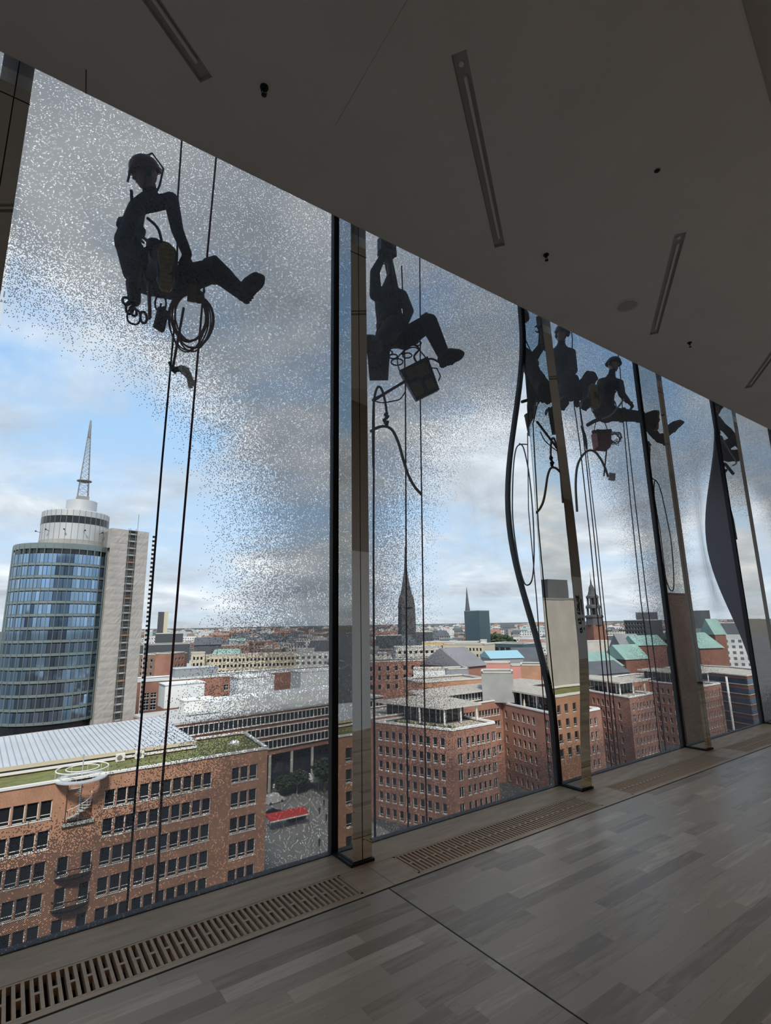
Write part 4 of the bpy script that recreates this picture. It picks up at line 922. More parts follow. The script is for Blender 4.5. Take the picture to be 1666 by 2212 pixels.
# --- church towers
def spire(label, base_px, D, levels, mt, roofm, cap=None, name='church_tower'):
    p = on_d(*base_px, D); k = D/1167.0; FOOT.append((p.x, p.y, 20))
    t = thing(name, label, 'church tower', (p.x, p.y, ZG)); z = lambda py: (on_d(base_px[0], py, D).z - ZG)
    for nm, n, prof, mm in levels:
        m = MB(); m.lathe([(w*k/2, z(py)) for w, py in prof], n=n, R=Matrix.Rotation(.4, 3, 'Z')); m.obj(nm, mm, t)
    return t
spire('tall black openwork church spire behind frit and a red rope', (880, 1380), 700, [
    ('tower_shaft', 4, [(50, 1400), (46, 1385), (44, 1330), (42, 1312)], 'stone_black'), ('belfry', 8, [(40, 1312), (34, 1292), (30, 1285)], 'stone_black'), ('spire', 8, [(27, 1286), (16, 1258), (8, 1236), (1.0, 1180)], 'stone_black')], 0, 0)
spire('thin grey needle spire behind the green glass cube', (1012, 1350), 1000, [('tower_shaft', 4, [(16, 1380), (15, 1322)], 'brick_dark'), ('spire', 8, [(12, 1322), (7, 1300), (.6, 1268)], 'slate')], 0, 0)
spire('stepped brick church tower with open lanterns among the ropes', (1288, 1375), 420, [
    ('tower_shaft', 4, [(42, 1440), (40, 1370), (37, 1350)], 'brick_dark'), ('upper_shaft', 8, [(34, 1350), (32, 1336), (36, 1333), (36, 1330), (26, 1328)], 'stone_black'),
    ('lantern_floor', 8, [(30, 1314), (30, 1310), (24, 1306)], 'stone_black'), ('lantern_cap', 8, [(25, 1292), (25, 1288), (17, 1284), (13, 1277), (10, 1268), (4, 1262), (3, 1256), (1.2, 1250), (.4, 1234)], 'stone_black'),
    ('lantern_core', 6, [(7, 1330), (7, 1288)], 'stone_black')], 0, 0)
kt = bpy.context.scene.objects[-1]
kp = [o for o in COL.objects if o.get('label', '').startswith('stepped brick')][0]; kk = 420/1167.0
for (w, pa, pb) in ((24, 1329, 1313), (20, 1307, 1291)):
    za, zb_ = on_d(1288, pa, 420).z-ZG, on_d(1288, pb, 420).z-ZG
    for i in range(8):
        a = 2*math.pi*i/8+.2; m = MB(); m.span((-.55, -.55, za), (.55, .55, zb_)); o = m.obj('lantern_pillar', 'stone_black', kp); o.location = (w*kk/2*math.cos(a), w*kk/2*math.sin(a), 0)

# --- the glass tower with scaffold on its flank
TD = 165.0
tc_ = on_d(128, 1345, TD+10); tw = thing('glass_tower', 'round blue glass office tower with white drums and a lattice mast on top', 'tower', (tc_.x, tc_.y, ZG)); R0 = 12.6
zt = 23.6; zlow = -22.0; nseg = 40; fl = 3.32
nfl = int((zt-zlow)/fl)
seg_a = [math.radians(180 + 4.5*i) for i in range(0, 41)]     # front half, facing the room
m = MB(); m.lathe([(R0-.25, -18), (R0-.25, zt-ZG)], n=64); 
core = m.obj('core', 'pane_dark', tw)
m = MB(); m.lathe([(R0-2.2, 0), (R0-2.2, zlow-ZG)], n=48); m.obj('base_wall', 'brick_dark', tw)
for i in range(20):
    a = math.radians(180+9*i); m = MB(); m.lathe([(.5, 0), (.5, zlow-ZG)], n=10); o = m.obj('base_column', 'pale_stone', tw); o.location = ((R0-.8)*math.cos(a), (R0-.8)*math.sin(a), 0)
pw = 2*R0*math.sin(math.radians(2.25)); pn = MB(); pn.span((-pw/2+.05, -.08, 0), (pw/2-.05, .0, 2.35)); pme = pn.mesh('glass_pane', ['pane_blue'])
cnt = 0
for f in range(nfl):
    z = zlow+f*fl+.75
    for i in range(40):
        a = math.radians(180+4.5*(i+.5)); dirx, diry = math.cos(a), math.sin(a)
        wx, wy = tc_.x+R0*dirx, tc_.y+R0*diry; u, v, k = proj((wx, wy, z))
        if u < -40 or u > 240: continue
        # keep what can face the camera
        if (EYE.x-wx)*dirx+(EYE.y-wy)*diry < 0: continue
        o = link('glass_pane', pme, tw, (R0*dirx, R0*diry, z-ZG)); o.rotation_euler = (0, 0, a+math.pi/2); cnt += 1
    m = MB(); m.lathe([(R0+.02, z-ZG-.75), (R0+.10, z-ZG-.72), (R0+.10, z-ZG-.06), (R0+.02, z-ZG-.03)], n=80, cap=False); m.obj('spandrel', 'alu_green', tw)
m = MB(); m.lathe([(R0+.12, zt-ZG-1.3), (R0+.2, zt-ZG+.2), (R0-.3, zt-ZG+.2)], n=80, cap=False); m.obj('crown_band', 'alu_green', tw)
fin = MB(); fin.span((-.06, -.25, zlow-ZG), (.06, .05, zt-ZG)); fme = fin.mesh('mullion_fin', ['alu_green'])
for i in range(0, 41, 2):
    a = math.radians(180+4.5*i); o = link('mullion_fin', fme, tw, (R0*math.cos(a), R0*math.sin(a), 0)); o.rotation_euler.z = a+math.pi/2
m = MB(); m.lathe([(R0-.3, zt-ZG), (.1, zt-ZG+.05)], n=64, cap=False); m.obj('roof_deck', 'concrete', tw)
zb0 = zt-ZG
dr = on_d(162, 1150, TD+10); dx, dy = dr.x-tc_.x, dr.y-tc_.y
m = MB(); m.lathe([(8.6, zb0), (8.6, zb0+10.2), (8.2, zb0+10.5), (.1, zb0+10.6)], (dx, dy, 0), 56); m.obj('upper_drum', 'alu_light', tw)
m = MB(); m.lathe([(8.66, zb0+6.6), (8.66, zb0+8.6)], (dx, dy, 0), 56, cap=False); m.obj('window_band', 'pane_dark', tw)
m = MB(); m.lathe([(8.66, zb0+.6), (8.66, zb0+2.0)], (dx, dy, 0), 56, cap=False); m.obj('plant_band', 'concrete', tw)
for i in range(16):
    a = math.radians(190+10*i); m = MB(); m.span((-.04, -.04, zb0), (.04, .04, zb0+10.3)); o = m.obj('drum_joint', 'scaffold', tw); o.location = (dx+8.64*math.cos(a), dy+8.64*math.sin(a), 0)
    if i % 3 == 0:
        m = MB(); m.bar((0, 0, 0), (.9*math.cos(a), .9*math.sin(a), .25), .1); m.box((1.1*math.cos(a), 1.1*math.sin(a), .3), (.4, .4, .3)); o = m.obj('floodlight', 'black_metal', tw); o.location = (dx+8.6*math.cos(a), dy+8.6*math.sin(a), zb0+4.2)
m = MB(); m.lathe([(4.0, zb0+10.4), (4.0, zb0+14.4), (.1, zb0+14.5)], (dx+1.0, dy, 0), 40); m.obj('top_drum', 'alu_light', tw)
m = MB(); m.span((dx-.6, dy-1.6, zb0+14.4), (dx+2.6, dy+1.6, zb0+15.9)); m.obj('mast_plinth', 'scaffold', tw)
mm = MB(); bz = zb0+15.9; hz = 24.0; mx, my = dx+1.0, dy
def leg(i, z): s = 1.25*(1-z/hz)+.12; sx, sy = ((-1, -1), (1, -1), (1, 1), (-1, 1))[i % 4]; return Vector((mx+sx*s, my+sy*s, bz+z))
for i in range(4): mm.tube([leg(i, 0), leg(i, hz)], .10, 5)
lv = [0, 2.0, 3.9, 5.7, 7.4, 9.0, 10.5, 11.9, 13.2, 14.4, 15.5, 16.6, 17.7, 18.8]
for a, b in zip(lv[:-1], lv[1:]):
    for i in range(4): mm.tube([leg(i, a), leg(i+1, b)], .05, 4); mm.tube([leg(i+1, a), leg(i, b)], .05, 4); mm.tube([leg(i, b), leg(i+1, b)], .05, 4)
mm.obj('lattice_mast', 'scaffold', tw)
m = MB(); m.lathe([(.36, bz+18.6), (.36, bz+22.5), (.1, bz+hz+.4)], (mx, my, 0), 10); m.obj('mast_tip', 'grey_panel', tw)
m = MB(); m.lathe([(2.0, bz+4.8), (2.0, bz+5.0)], (mx, my, 0), 12); m.obj('mast_platform', 'scaffold', tw)
# netted scaffold slab on the flank
A, B = on_d(222, 1345, TD), on_d(307, 1345, TD+4); d = (B-A); d.z = 0; Lsc = d.length; d.normalize(); bk = Vector((-d.y, d.x, 0)); ztop = on_d(322, 1150, TD+4).z
sc = thing('netted_scaffold', 'grey netted scaffold covering the flank of the glass tower with one open strip', 'scaffold', (A.x, A.y, ZG)); rot = math.atan2(d.y, d.x)
m = MB(); m.prism(quadpoly(A+bk*2.2, B+bk*2.2, 14), ZG, ztop-.6); world_child(m.obj('slab', 'concrete'), sc)
nets = [(0.0, .45), (.68, 1.0)]; lift = 2.05; nl = int((ztop+30)/lift); rn = random.Random(5)
for (ua, ub) in nets:
    for k in range(nl):
        z0 = ztop-(k+1)*lift; mb = MB(); nx, nz = 8, 3; vs = []
        for j in range(nz+1):
            for i in range(nx+1):
                u = Lsc*(ua+(ub-ua)*i/nx); bl = .07*math.sin(math.pi*j/nz)*rn.uniform(.2, 1.2)+rn.uniform(-.03, .03); p = A+d*u-bk*bl; vs.append((p.x, p.y, z0+lift*j/nz))
        mb.add(vs, [(j*(nx+1)+i, j*(nx+1)+i+1, (j+1)*(nx+1)+i+1, (j+1)*(nx+1)+i) for j in range(nz) for i in range(nx)]); world_child(mb.obj('net_panel', 'net'), sc)
mb = MB(); p = B; 
for k in range(nl):
    z0 = ztop-(k+1)*lift; q = B+bk*9; mb.add([(B.x, B.y, z0+.03), (q.x, q.y, z0+.03), (q.x, q.y, z0+lift), (B.x, B.y, z0+lift)], [(0, 1, 2, 3)])
world_child(mb.obj('side_net', 'net'), sc)
q = A+bk*9
mb = MB(); mb.add([(A.x, A.y, zt), (q.x, q.y, zt), (q.x, q.y, ztop), (A.x, A.y, ztop)], [(0, 1, 2, 3)]); mb.add([(A.x, A.y, ztop), (B.x, B.y, ztop), ((B+bk*9).x, (B+bk*9).y, ztop), (q.x, q.y, ztop)], [(0, 1, 2, 3)]); world_child(mb.obj('top_net', 'net'), sc)
for k in range(nl):
    z0 = ztop-(k+.6)*lift; a, b = A+d*(Lsc*.45), A+d*(Lsc*.68)
    mb = MB(); mb.prism(quadpoly(a+bk*.1, b+bk*.1, 1.2), z0, z0+.30); world_child(mb.obj('deck', 'plank_orange' if k in (4, 9, 14, 18, 20) else 'alu_light'), sc)
    mb = MB(); mb.bar((a.x, a.y, z0+1), (b.x, b.y, z0+1), .06); mb.bar((a.x, a.y, z0+.5), (b.x, b.y, z0+.5), .06); world_child(mb.obj('guard_rail', 'scaffold'), sc)
mb = MB()
for f in (.45, .49, .64, .68):
    p = A+d*(Lsc*f); mb.tube([(p.x, p.y-.05, ztop-60), (p.x, p.y-.05, ztop+(5 if f == .68 else .5))], .07, 5)
world_child(mb.obj('standard', 'scaffold'), sc)
mh = on_d(318, 1345, TD+4); t = thing('hoist_mast', 'black and white ladder-like hoist mast beside the netted scaffold', 'mast', (mh.x, mh.y, ZG)); zt2 = on_d(330, 1147, TD+4).z-ZG
m = MB(); m.tube([(-.35, 0, 0), (-.35, 0, zt2)], .09, 5); m.tube([(.35, 0, 0), (.35, 0, zt2)], .09, 5); m.obj('rails', 'white_frame', t); m = MB()
for k in range(int(zt2/1.3)): m.span((-.35, -.08, k*1.3), (.35, .08, k*1.3+.62))
m.obj('rungs', 'black_metal', t)

# --- towers that show only as reflections in the steel posts (they stand left of the frame)
n2 = building('netted_tower', 'tall block wrapped in pale scaffold net, seen mirrored in the second steel post', 'building', [(-140, 100), (-116, 100), (-116, 116), (-140, 116)], ZG, 7.5, 'net', 'net', {}, parapet=(.5, .3, 'scaffold'))
m = MB(); m.span((-136, 104, 7.5), (-126, 112, 14)); world_child(m.obj('roof_plant', 'slate'), n2)
building('office_block', 'orange brick block continuing past the lone worker, seen mirrored in the steel posts', 'building', [(-158, 88), (-64, 88), (-64, 99.5), (-158, 99.5)], ZG, -17.5, 'brick_orange', 'sedum', {0: dict(cols=rng(30, 100, 3.2), rows=rows1[:4], w=1.4, h=2.2, style='sill')}, parapet=(.5, .6, 'white_frame'))
building('brick_tower', 'tall dark brick tower seen mirrored in the third steel post', 'building', [(-212, 96), (-166, 96), (-166, 120), (-212, 120)], ZG, 10.0, 'brick_umber', 'roof_grey', {}, parapet=(.5, .5, 'brick_umber'))  # very dark brown brick, tone varied at random

# --- street life on the square
def car(label, x, y, rz, col, van=False, group=None):
    t = thing('van' if van else 'car', label, 'van' if van else 'car', (x, y, ZG+.1), group); t.rotation_euler.z = rz
    L, Wd = (5.4, 2.0) if van else (4.5, 1.8); hh = .95 if van else .62
    def loft(secs, w0):
        mb = MB(); vs = []
        for (xx, z0, z1, w) in secs: vs += [(xx, -w/2, z0), (xx, w/2, z0), (xx, w/2*.96, z1), (xx, -w/2*.96, z1)]
        n = len(secs); fs = [(0, 3, 2, 1), (4*n-4, 4*n-3, 4*n-2, 4*n-1)]
        for i in range(n-1):
            a = 4*i; fs += [(a, a+1, a+5, a+4), (a+1, a+2, a+6, a+5), (a+2, a+3, a+7, a+6), (a+3, a, a+4, a+7)]
        mb.add(vs, fs); return mb
    loft([(-L/2, .35, hh+.1, Wd*.88), (-L/2+.3, .22, hh+.3, Wd), (L/2-1.2, .22, hh+.3, Wd), (L/2-.1, .25, hh+.05, Wd*.95), (L/2, .35, hh-.1, Wd*.85)], Wd).obj('body', col, t)
    (loft([(-L/2+.1, hh+.3, 2.2, Wd*.94), (L/2-1.9, hh+.3, 2.25, Wd*.94), (L/2-1.2, hh+.3, hh+.4, Wd*.9)], Wd) if van else loft([(-L/2+.4, hh+.3, hh+.36, Wd*.9), (-L/2+1.1, hh+.3, 1.42, Wd*.8), (L/2-2.1, hh+.3, 1.45, Wd*.8), (L/2-1.2, hh+.3, hh+.36, Wd*.9)], Wd)).obj('cabin', col if van else 'pane_dark', t)
    for sx in (-1, 1):
        for sy in (-1, 1):
            w = MB(); w.lathe([(.2, -.1), (.33, -.1), (.33, .1), (.2, .1)], n=14, R=Matrix.Rotation(math.pi/2, 3, 'X')); o = w.obj('wheel', 'tyre', t); o.location = (sx*L*.31, sy*(Wd/2-.1), .33)
def g_at(px, py): p = on_z(px, py, ZG); return p.x, p.y
x, y = g_at(640, 1772); car('dark car on the square beside the red awning', x, y, .12, 'car_black')
x, y = g_at(592, 1762); car('dark car half hidden by the orange brick corner', x, y, .12, 'car_black')
x, y = g_at(593, 1735); car('white van half hidden by the orange brick corner', x, y, .12, 'car_white', True)
x, y = g_at(652, 1692); t = thing('market_tent', 'white pitched market tent in front of the dark arcade', 'tent', (x-2.5, y-6, ZG+.1)); m = MB(); m.add([(-3.5, -3, 3), (3.5, -3, 3), (3.5, 3, 3), (-3.5, 3, 3), (0, 0, 5)], [(0, 1, 4), (1, 2, 4), (2, 3, 4), (3, 0, 4)]); m.obj('canopy', 'white_render', t); m = MB()
for sx in (-3.3, 3.3):
    for sy in (-2.8, 2.8): m.tube([(sx, sy, 0), (sx, sy, 3)], .08, 6)
m.obj('poles', 'white_frame', t)
for (px, py, ln, lb) in ((612, 1706, 6.5, 'red and white banner strip on the arcade beside the orange brick corner'), (682, 1690, 4.5, 'red and white banner strip on the arcade right of the market tent')):
    x, y = g_at(px, py); t = thing('banner', lb, 'banner', (x-1, y-2.5, ZG+.1)); m = MB(); m.span((-ln/2, 0, 1.6), (ln/2, .1, 2.6)); m.obj('cloth', 'white_render', t); m = MB(); m.span((-ln/6, -.03, 1.65), (ln/6, -.005, 2.55)); m.obj('red_panel', 'red_canvas', t); m = MB(); m.tube([(-ln/2, .05, 0), (-ln/2, .05, 2.7)], .06, 6); m.tube([(ln/2, .05, 0), (ln/2, .05, 2.7)], .06, 6); m.obj('posts', 'scaffold', t)
x0, y0 = g_at(578, 1797); x1, y1 = g_at(662, 1778); t = thing('awning', 'long red awning with a white edge on the square', 'awning', (x0, y0, ZG+.1)); dx_, dy_ = x1-x0, y1-y0; L = math.hypot(dx_, dy_); t.rotation_euler.z = math.atan2(dy_, dx_)
m = MB(); m.add([(0, -1.6, 2.4), (L, -1.6, 2.4), (L, 1.6, 3.1), (0, 1.6, 3.1), (0, -1.6, 2.3), (L, -1.6, 2.3), (L, 1.6, 3.0), (0, 1.6, 3.0)], [(0, 1, 2, 3), (7, 6, 5, 4), (0, 4, 5, 1), (1, 5, 6, 2), (3, 2, 6, 7), (0, 3, 7, 4)]); m.obj('canvas', 'red_canvas', t); m = MB(); m.span((0, -1.66, 2.15), (L, -1.6, 2.4)); m.obj('white_edge', 'white_frame', t); m = MB()
for i in range(4):
    for sy in (-1.5, 1.5): m.tube([(L*i/3, sy, 0), (L*i/3, sy, 2.4)], .05, 6)
m.obj('legs', 'scaffold', t)
def tree(label, x, y, z, h, w, seed, group=None, name='tree'):
    FOOT.append((x, y, w*.5))
    r = random.Random(seed); t = thing(name, label, 'tree', (x, y, z), group)
    m = MB(); m.tube([(0, 0, 0), (.1, 0, h*.35), (0, .1, h*.7)], [w*.06, w*.045, w*.02], 7)
    for i in range(4): a = r.uniform(0, 6.3); m.tube([(0, 0, h*.35), (w*.3*math.cos(a), w*.3*math.sin(a), h*.65)], [w*.03, w*.012], 5)
    m.obj('trunk', 'bark', t)
    c = MB()
    for i in range(330):
        a = r.uniform(0, 6.283); u = r.uniform(-1, 1); s = math.sqrt(1-u*u); q = (r.random()**.4)
        p = Vector((s*math.cos(a)*w*.5*q, s*math.sin(a)*w*.5*q, h*.66+u*h*.34*q)); e = w*r.uniform(.05, .10)
        R = Matrix.Rotation(r.uniform(0, 6.3), 3, 'Z') @ Matrix.Rotation(r.uniform(0, 3), 3, 'X')
        c.add([p+R @ Vector(v)*e for v in ((-1, -.6, 0), (1, -.6, .15), (.9, .7, 0), (-.8, .6, .2), (0, 0, .7))], [(0, 1, 4), (1, 2, 4), (2, 3, 4), (3, 0, 4), (3, 2, 1, 0)])
    c.obj('crown', 'leaves', t); return t
x, y = g_at(700, 1712); tree('street tree on the square by the fritted pane edge', x, y, ZG, 9, 7, 1)
x, y = g_at(645, 1715); tree('low street tree between the banners', x, y, ZG, 6, 6, 2)
x, y = g_at(612, 1722); tree('street tree behind the white van', x, y, ZG, 5.5, 5, 3)
p = on_d(405, 1470, 300); tree('green tree in front of the brown brick block', on_d(360, 1460, 285).x, on_d(360, 1460, 285).y, ZG+6, 15, 16, 4)
for i, (px, py, D, h, w) in enumerate(((1072, 1385, 520, 34, 34), (1088, 1384, 560, 30, 30), (1440, 1378, 600, 32, 60), (1330, 1358, 900, 28, 60))):
    p = on_d(px, py, D); tree('dark clump of park trees on the skyline beside %s' % ('the glass cube', 'the glazed office', 'the blue-black slab', 'the church tower')[i], p.x, p.y, ZG, h, w, 20+i)
# pedestrians on the square are tiny
def walker(px, py, col, i):
    x, y = g_at(px, py); t = thing('person', 'tiny pedestrian in %s clothes walking on the square' % col, 'person', (x, y, ZG+.1), 'pedestrians on the square')
    m = MB(); m.tube([(-.1, 0, 0), (-.1, .05, .45), (-.09, 0, .85)], [.05, .07, .09], 7); m.tube([(.1, .1, 0), (.1, .06, .45), (.09, 0, .85)], [.05, .07, .09], 7)
    m.tube([(0, 0, .8), (0, 0, 1.05), (0, 0, 1.35), (0, 0, 1.45)], [.15, .14, .19, .07], 9)
    m.tube([(-.2, 0, 1.38), (-.27, .03, 1.1), (-.24, -.08, .85)], [.055, .045, .035], 6); m.tube([(.2, 0, 1.38), (.27, .03, 1.1), (.24, -.08, .85)], [.055, .045, .035], 6); m.obj('body', {'dark': 'car_black', 'blue': 'webbing_blue', 'light': 'pale_stone'}[col], t, smooth=True)
    m = MB(); m.lathe([(.02, 1.48), (.08, 1.52), (.1, 1.62), (.085, 1.72), (.02, 1.76)], n=9); m.obj('head', 'skin', t, smooth=True)
for i, (px, py, c) in enumerate(((705, 1775, 'blue'), (718, 1778, 'dark'), (712, 1786, 'blue'), (690, 1760, 'dark'), (668, 1740, 'light'), (700, 1742, 'dark'), (640, 1815, 'light'), (690, 1830, 'dark'), (720, 1800, 'light'))): walker(px, py, c, i)

# --- the wider city: individual far blocks, then one carpet of roofs
rc = random.Random(42)
kinds = [('far_brick', 'tile_red', 'distant brick house with a red tiled roof', 1), ('far_stone', 'roof_grey', 'distant pale stone block with a flat grey roof', 0), ('far_white', 'roof_pale', 'distant white block with a pale flat roof', 0),
         ('far_grey', 'slate', 'distant grey house with a dark slate roof', 1), ('far_stone', 'copper_green', 'distant pale house with a green copper roof', 1), ('far_brick', 'roof_mid', 'distant brick block with a flat grey roof', 0)]
wts = [4, 8, 7, 8, 1.2, 4]
def city_mesh(kd, w, dpt, h, rise):
    mb = MB(); uvs = []
    P = [(-w/2, 0), (w/2, 0), (w/2, dpt), (-w/2, dpt)]
    for i in range(4):
        a, b = P[i], P[(i+1) % 4]; L = math.dist(a, b); mb.add([(*a, 0), (*b, 0), (*b, h), (*a, h)], [(0, 1, 2, 3)], 0); uvs += [(0, 0), (L, 0), (L, h), (0, h)]
    if rise:
        e = .5; mb.add([(-w/2-e, -e, h), (w/2+e, -e, h), (w/2*.8, dpt/2, h+rise), (-w/2*.8, dpt/2, h+rise), (w/2+e, dpt+e, h), (-w/2-e, dpt+e, h)], [(0, 1, 2, 3), (3, 2, 4, 5), (0, 3, 5), (1, 4, 2)], 1); uvs += [(0, 0)]*14
    else:
        mb.add([(*p, h) for p in P], [(0, 1, 2, 3)], 1); uvs += [(0, 0)]*4
        s = .22; mb.add([(-w*s, dpt*.3, h), (w*s*.4, dpt*.3, h), (w*s*.4, dpt*.7, h), (-w*s, dpt*.7, h)]+[(-w*s, dpt*.3, h+2.6), (w*s*.4, dpt*.3, h+2.6), (w*s*.4, dpt*.7, h+2.6), (-w*s, dpt*.7, h+2.6)], [(4, 5, 6, 7), (0, 1, 5, 4), (1, 2, 6, 5), (3, 0, 4, 7)], 1); uvs += [(0, 0)]*16
    return mb, uvs
def uv_on(me, uvs):
    l = me.uv_layers.new(name='UVMap'); l.data.foreach_set('uv', [c for p in uvs for c in p])
lib = {}
for ki, (wl, rf_, lb, pit) in enumerate(kinds):
    for v in range(4):
        w, dp, h = rc.uniform(14, 40), rc.uniform(12, 22), rc.uniform(15, 25); mb, uvs = city_mesh(ki, w, dp, h, rc.uniform(4, 8) if pit else 0); me = mb.mesh('city_block', [wl, rf_]); uv_on(me, uvs); lib[(ki, v)] = me
placed = 0; carpet = {}
cands = []
for i in range(2600):
    az = math.radians(rc.uniform(13, 84)); D = 270*(3800/270)**(rc.random()**0.9)
    cands.append((D, az, rc.choices(range(6), wts)[0], rc.randrange(4), rc.uniform(-.5, .5), rc.uniform(.85, 1.2)))
cands.sort(); used = []
def visible_guess(D, az):
    z = -22; p = Vector((math.cos(az)*D, math.sin(az)*D, z)); u, v, k = proj(p); return 290 < u < 1640
keep = []
for c in cands:
    D, az, ki, v, rz, s = c; x, y = math.cos(az)*D, math.sin(az)*D
    if y < 140 and x < 280: continue
    if D < 1300 and any((x-q[0])**2+(y-q[1])**2 < (27+D*.012)**2 for q in used): continue
    if not visible_guess(D, az): continue
    if any((x-q[0])**2+(y-q[1])**2 < (q[2]+24)**2 for q in FOOT): continue
    used.append((x, y)); keep.append(c)
LAND = [(26, 'behind the ribbon-glazed corner'), (30, 'behind the blue-black slab tower'), (34, 'around the stepped church tower'), (38, 'beyond the pink roof storeys'), (42.5, 'beyond the sloping glazed office'), (46.5, 'around the green glass cube'),
        (50, 'right of the black openwork spire'), (55, 'left of the black openwork spire'), (60, 'beyond the fritted pane edge'), (66, 'above the terraced office'), (72, 'beyond the long cream block'), (76, 'beyond the square cream block'), (90, 'under the lone hotel tower')]
SIZE = ['broad', 'narrow', 'squat', 'long']
for (ki, v), me in lib.items(): pass
def size_word(me):
    xs = [q.co.x for q in me.vertices]; hs = max(q.co.z for q in me.vertices); w = max(xs)-min(xs)
    return 'long' if w > 32 else ('broad' if w > 24 else ('narrow tall' if hs > 21 else 'small low'))
NIND = 200
for i, (D, az, ki, v, rz, s) in enumerate(keep):
    x, y = math.cos(az)*D, math.sin(az)*D; rot_ = az-math.pi/2+rz*.8
    if i < NIND:
        o = link('city_house' if kinds[ki][3] else 'city_block', lib[(ki, v)], None, (x, y, ZG), rot_); o.scale = (s, s, s)
        lm = [t_ for a_, t_ in LAND if math.degrees(az) < a_][0]; dist_ = 'nearer' if D < 450 else ('farther' if D < 700 else 'remote')
        tag(o, dist_ + ' ' + kinds[ki][2].replace('distant', size_word(lib[(ki, v)])).replace(' with a ', ', ') + ', ' + lm, 'building', 'distant city buildings')
    else:
        carpet.setdefault('all', []).append((lib[(ki, v)], x, y, rot_, s))
mlist = []
for items in carpet.values():
    V, Fc, MI, UV = [], [], [], []
    for me, x, y, r_, s in items:
        o = len(V); cr, sr = math.cos(r_)*s, math.sin(r_)*s
        V += [(x+cr*q.co.x-sr*q.co.y, y+sr*q.co.x+cr*q.co.y, ZG+q.co.z*s) for q in me.vertices]
        ul = me.uv_layers[0].data; ids = []
        for mm in me.materials:
            if mm not in mlist: mlist.append(mm)
            ids.append(mlist.index(mm))
        for p in me.polygons:
            Fc.append(tuple(o+k for k in p.vertices)); MI.append(ids[p.material_index]); UV += [tuple(ul[k].uv) for k in p.loop_indices]
    me = bpy.data.meshes.new('city_roofscape'); me.from_pydata(V, [], Fc)
    for mm in mlist: me.materials.append(mm)
    me.polygons.foreach_set('material_index', MI); uv_on(me, UV)
    tag(link('city_roofscape', me), 'carpet of countless small roofs out to the horizon', 'city', kind='stuff')

# ================================================================== THE ROPE-ACCESS WINDOW CLEANERS (outside the glass)
def capsule(mb, p0, r0, p1, r1, n=12):
    p0, p1 = Vector(p0), Vector(p1); d = p1-p0; L = d.length; d = d/L if L > 1e-6 else Vector((0, 0, 1)); P, Rr = [], []
    for t in (90, 65, 40, 18): P.append(p0-d*r0*math.sin(math.radians(t))); Rr.append(max(r0*math.cos(math.radians(t)), r0*.05))
    P += [p0, p1]; Rr += [r0, r1]
    for t in (18, 40, 65, 90): P.append(p1+d*r1*math.sin(math.radians(t))); Rr.append(max(r1*math.cos(math.radians(t)), r1*.05))
    mb.tube(P, Rr, n)
def ellipsoid(mb, c, R, rad, n=16, k=10):
    c = Vector(c); vs = []; fs = []
    for i in range(k+1):
        ph = math.pi*i/k
        for j in range(n):
            a = 2*math.pi*j/n; s = max(math.sin(ph), .02); vs.append(c+R @ Vector((rad[0]*s*math.cos(a), rad[1]*s*math.sin(a), rad[2]*math.cos(ph))))
    for i in range(k):
        for j in range(n): fs.append((i*n+j, (i+1)*n+j, (i+1)*n+(j+1) % n, i*n+(j+1) % n))
    fs += [tuple(range(n)), tuple(k*n+j for j in range(n))[::-1]]
    mb.add(vs, fs)
def remesh(mb, voxel, it=5):
    me = mb.mesh('tmp', ['coverall']); o = link('tmp', me); m = o.modifiers.new('r', 'REMESH'); m.mode = 'VOXEL'; m.voxel_size = voxel
    s = o.modifiers.new('s', 'SMOOTH'); s.iterations = it; s.factor = .5
    bpy.context.view_layer.update(); dg = bpy.context.evaluated_depsgraph_get(); out = bpy.data.meshes.new_from_object(o.evaluated_get(dg))
    bpy.data.objects.remove(o); bpy.data.meshes.remove(me); return out
def frame(zv, xv):
    z = Vector(zv).normalized(); x = Vector(xv); x = (x-z*x.dot(z)).normalized(); y = z.cross(x); return Matrix((x, y, z)).transposed()
def hand(mb, wrist, tip, side, palm_to):
    """palm plus five separate curled fingers; palm_to = direction the palm faces"""
    w, t = Vector(wrist), Vector(tip); d = (t-w).normalized(); pn = Vector(palm_to); pn = (pn-d*pn.dot(d)).normalized(); sx = d.cross(pn)*side
    R = Matrix((sx, pn, d)).transposed()
    ellipsoid(mb, w+d*.055, R, (.043, .019, .058), 12, 8)
    for i, ln in enumerate((.070, .080, .076, .060)):
        b = w+d*.10+sx*(.030-.020*i)
        k1 = b+(d*.85+pn*.5).normalized()*ln*.5; k2 = k1+(d*.1+pn*1.0).normalized()*ln*.35; k3 = k2+(-d*.7+pn*.6).normalized()*ln*.3
        capsule(mb, b, .0105, k1, .0100, 8); capsule(mb, k1, .0100, k2, .0095, 8); capsule(mb, k2, .0095, k3, .0085, 8)
    b = w+d*.035+sx*.036; k1 = b+(sx*.7+d*.6+pn*.3).normalized()*.042; k2 = k1+(d*.6+pn*.75-sx*.3).normalized()*.034
    capsule(mb, b, .0135, k1, .0115, 8); capsule(mb, k1, .0115, k2, .0095, 8)
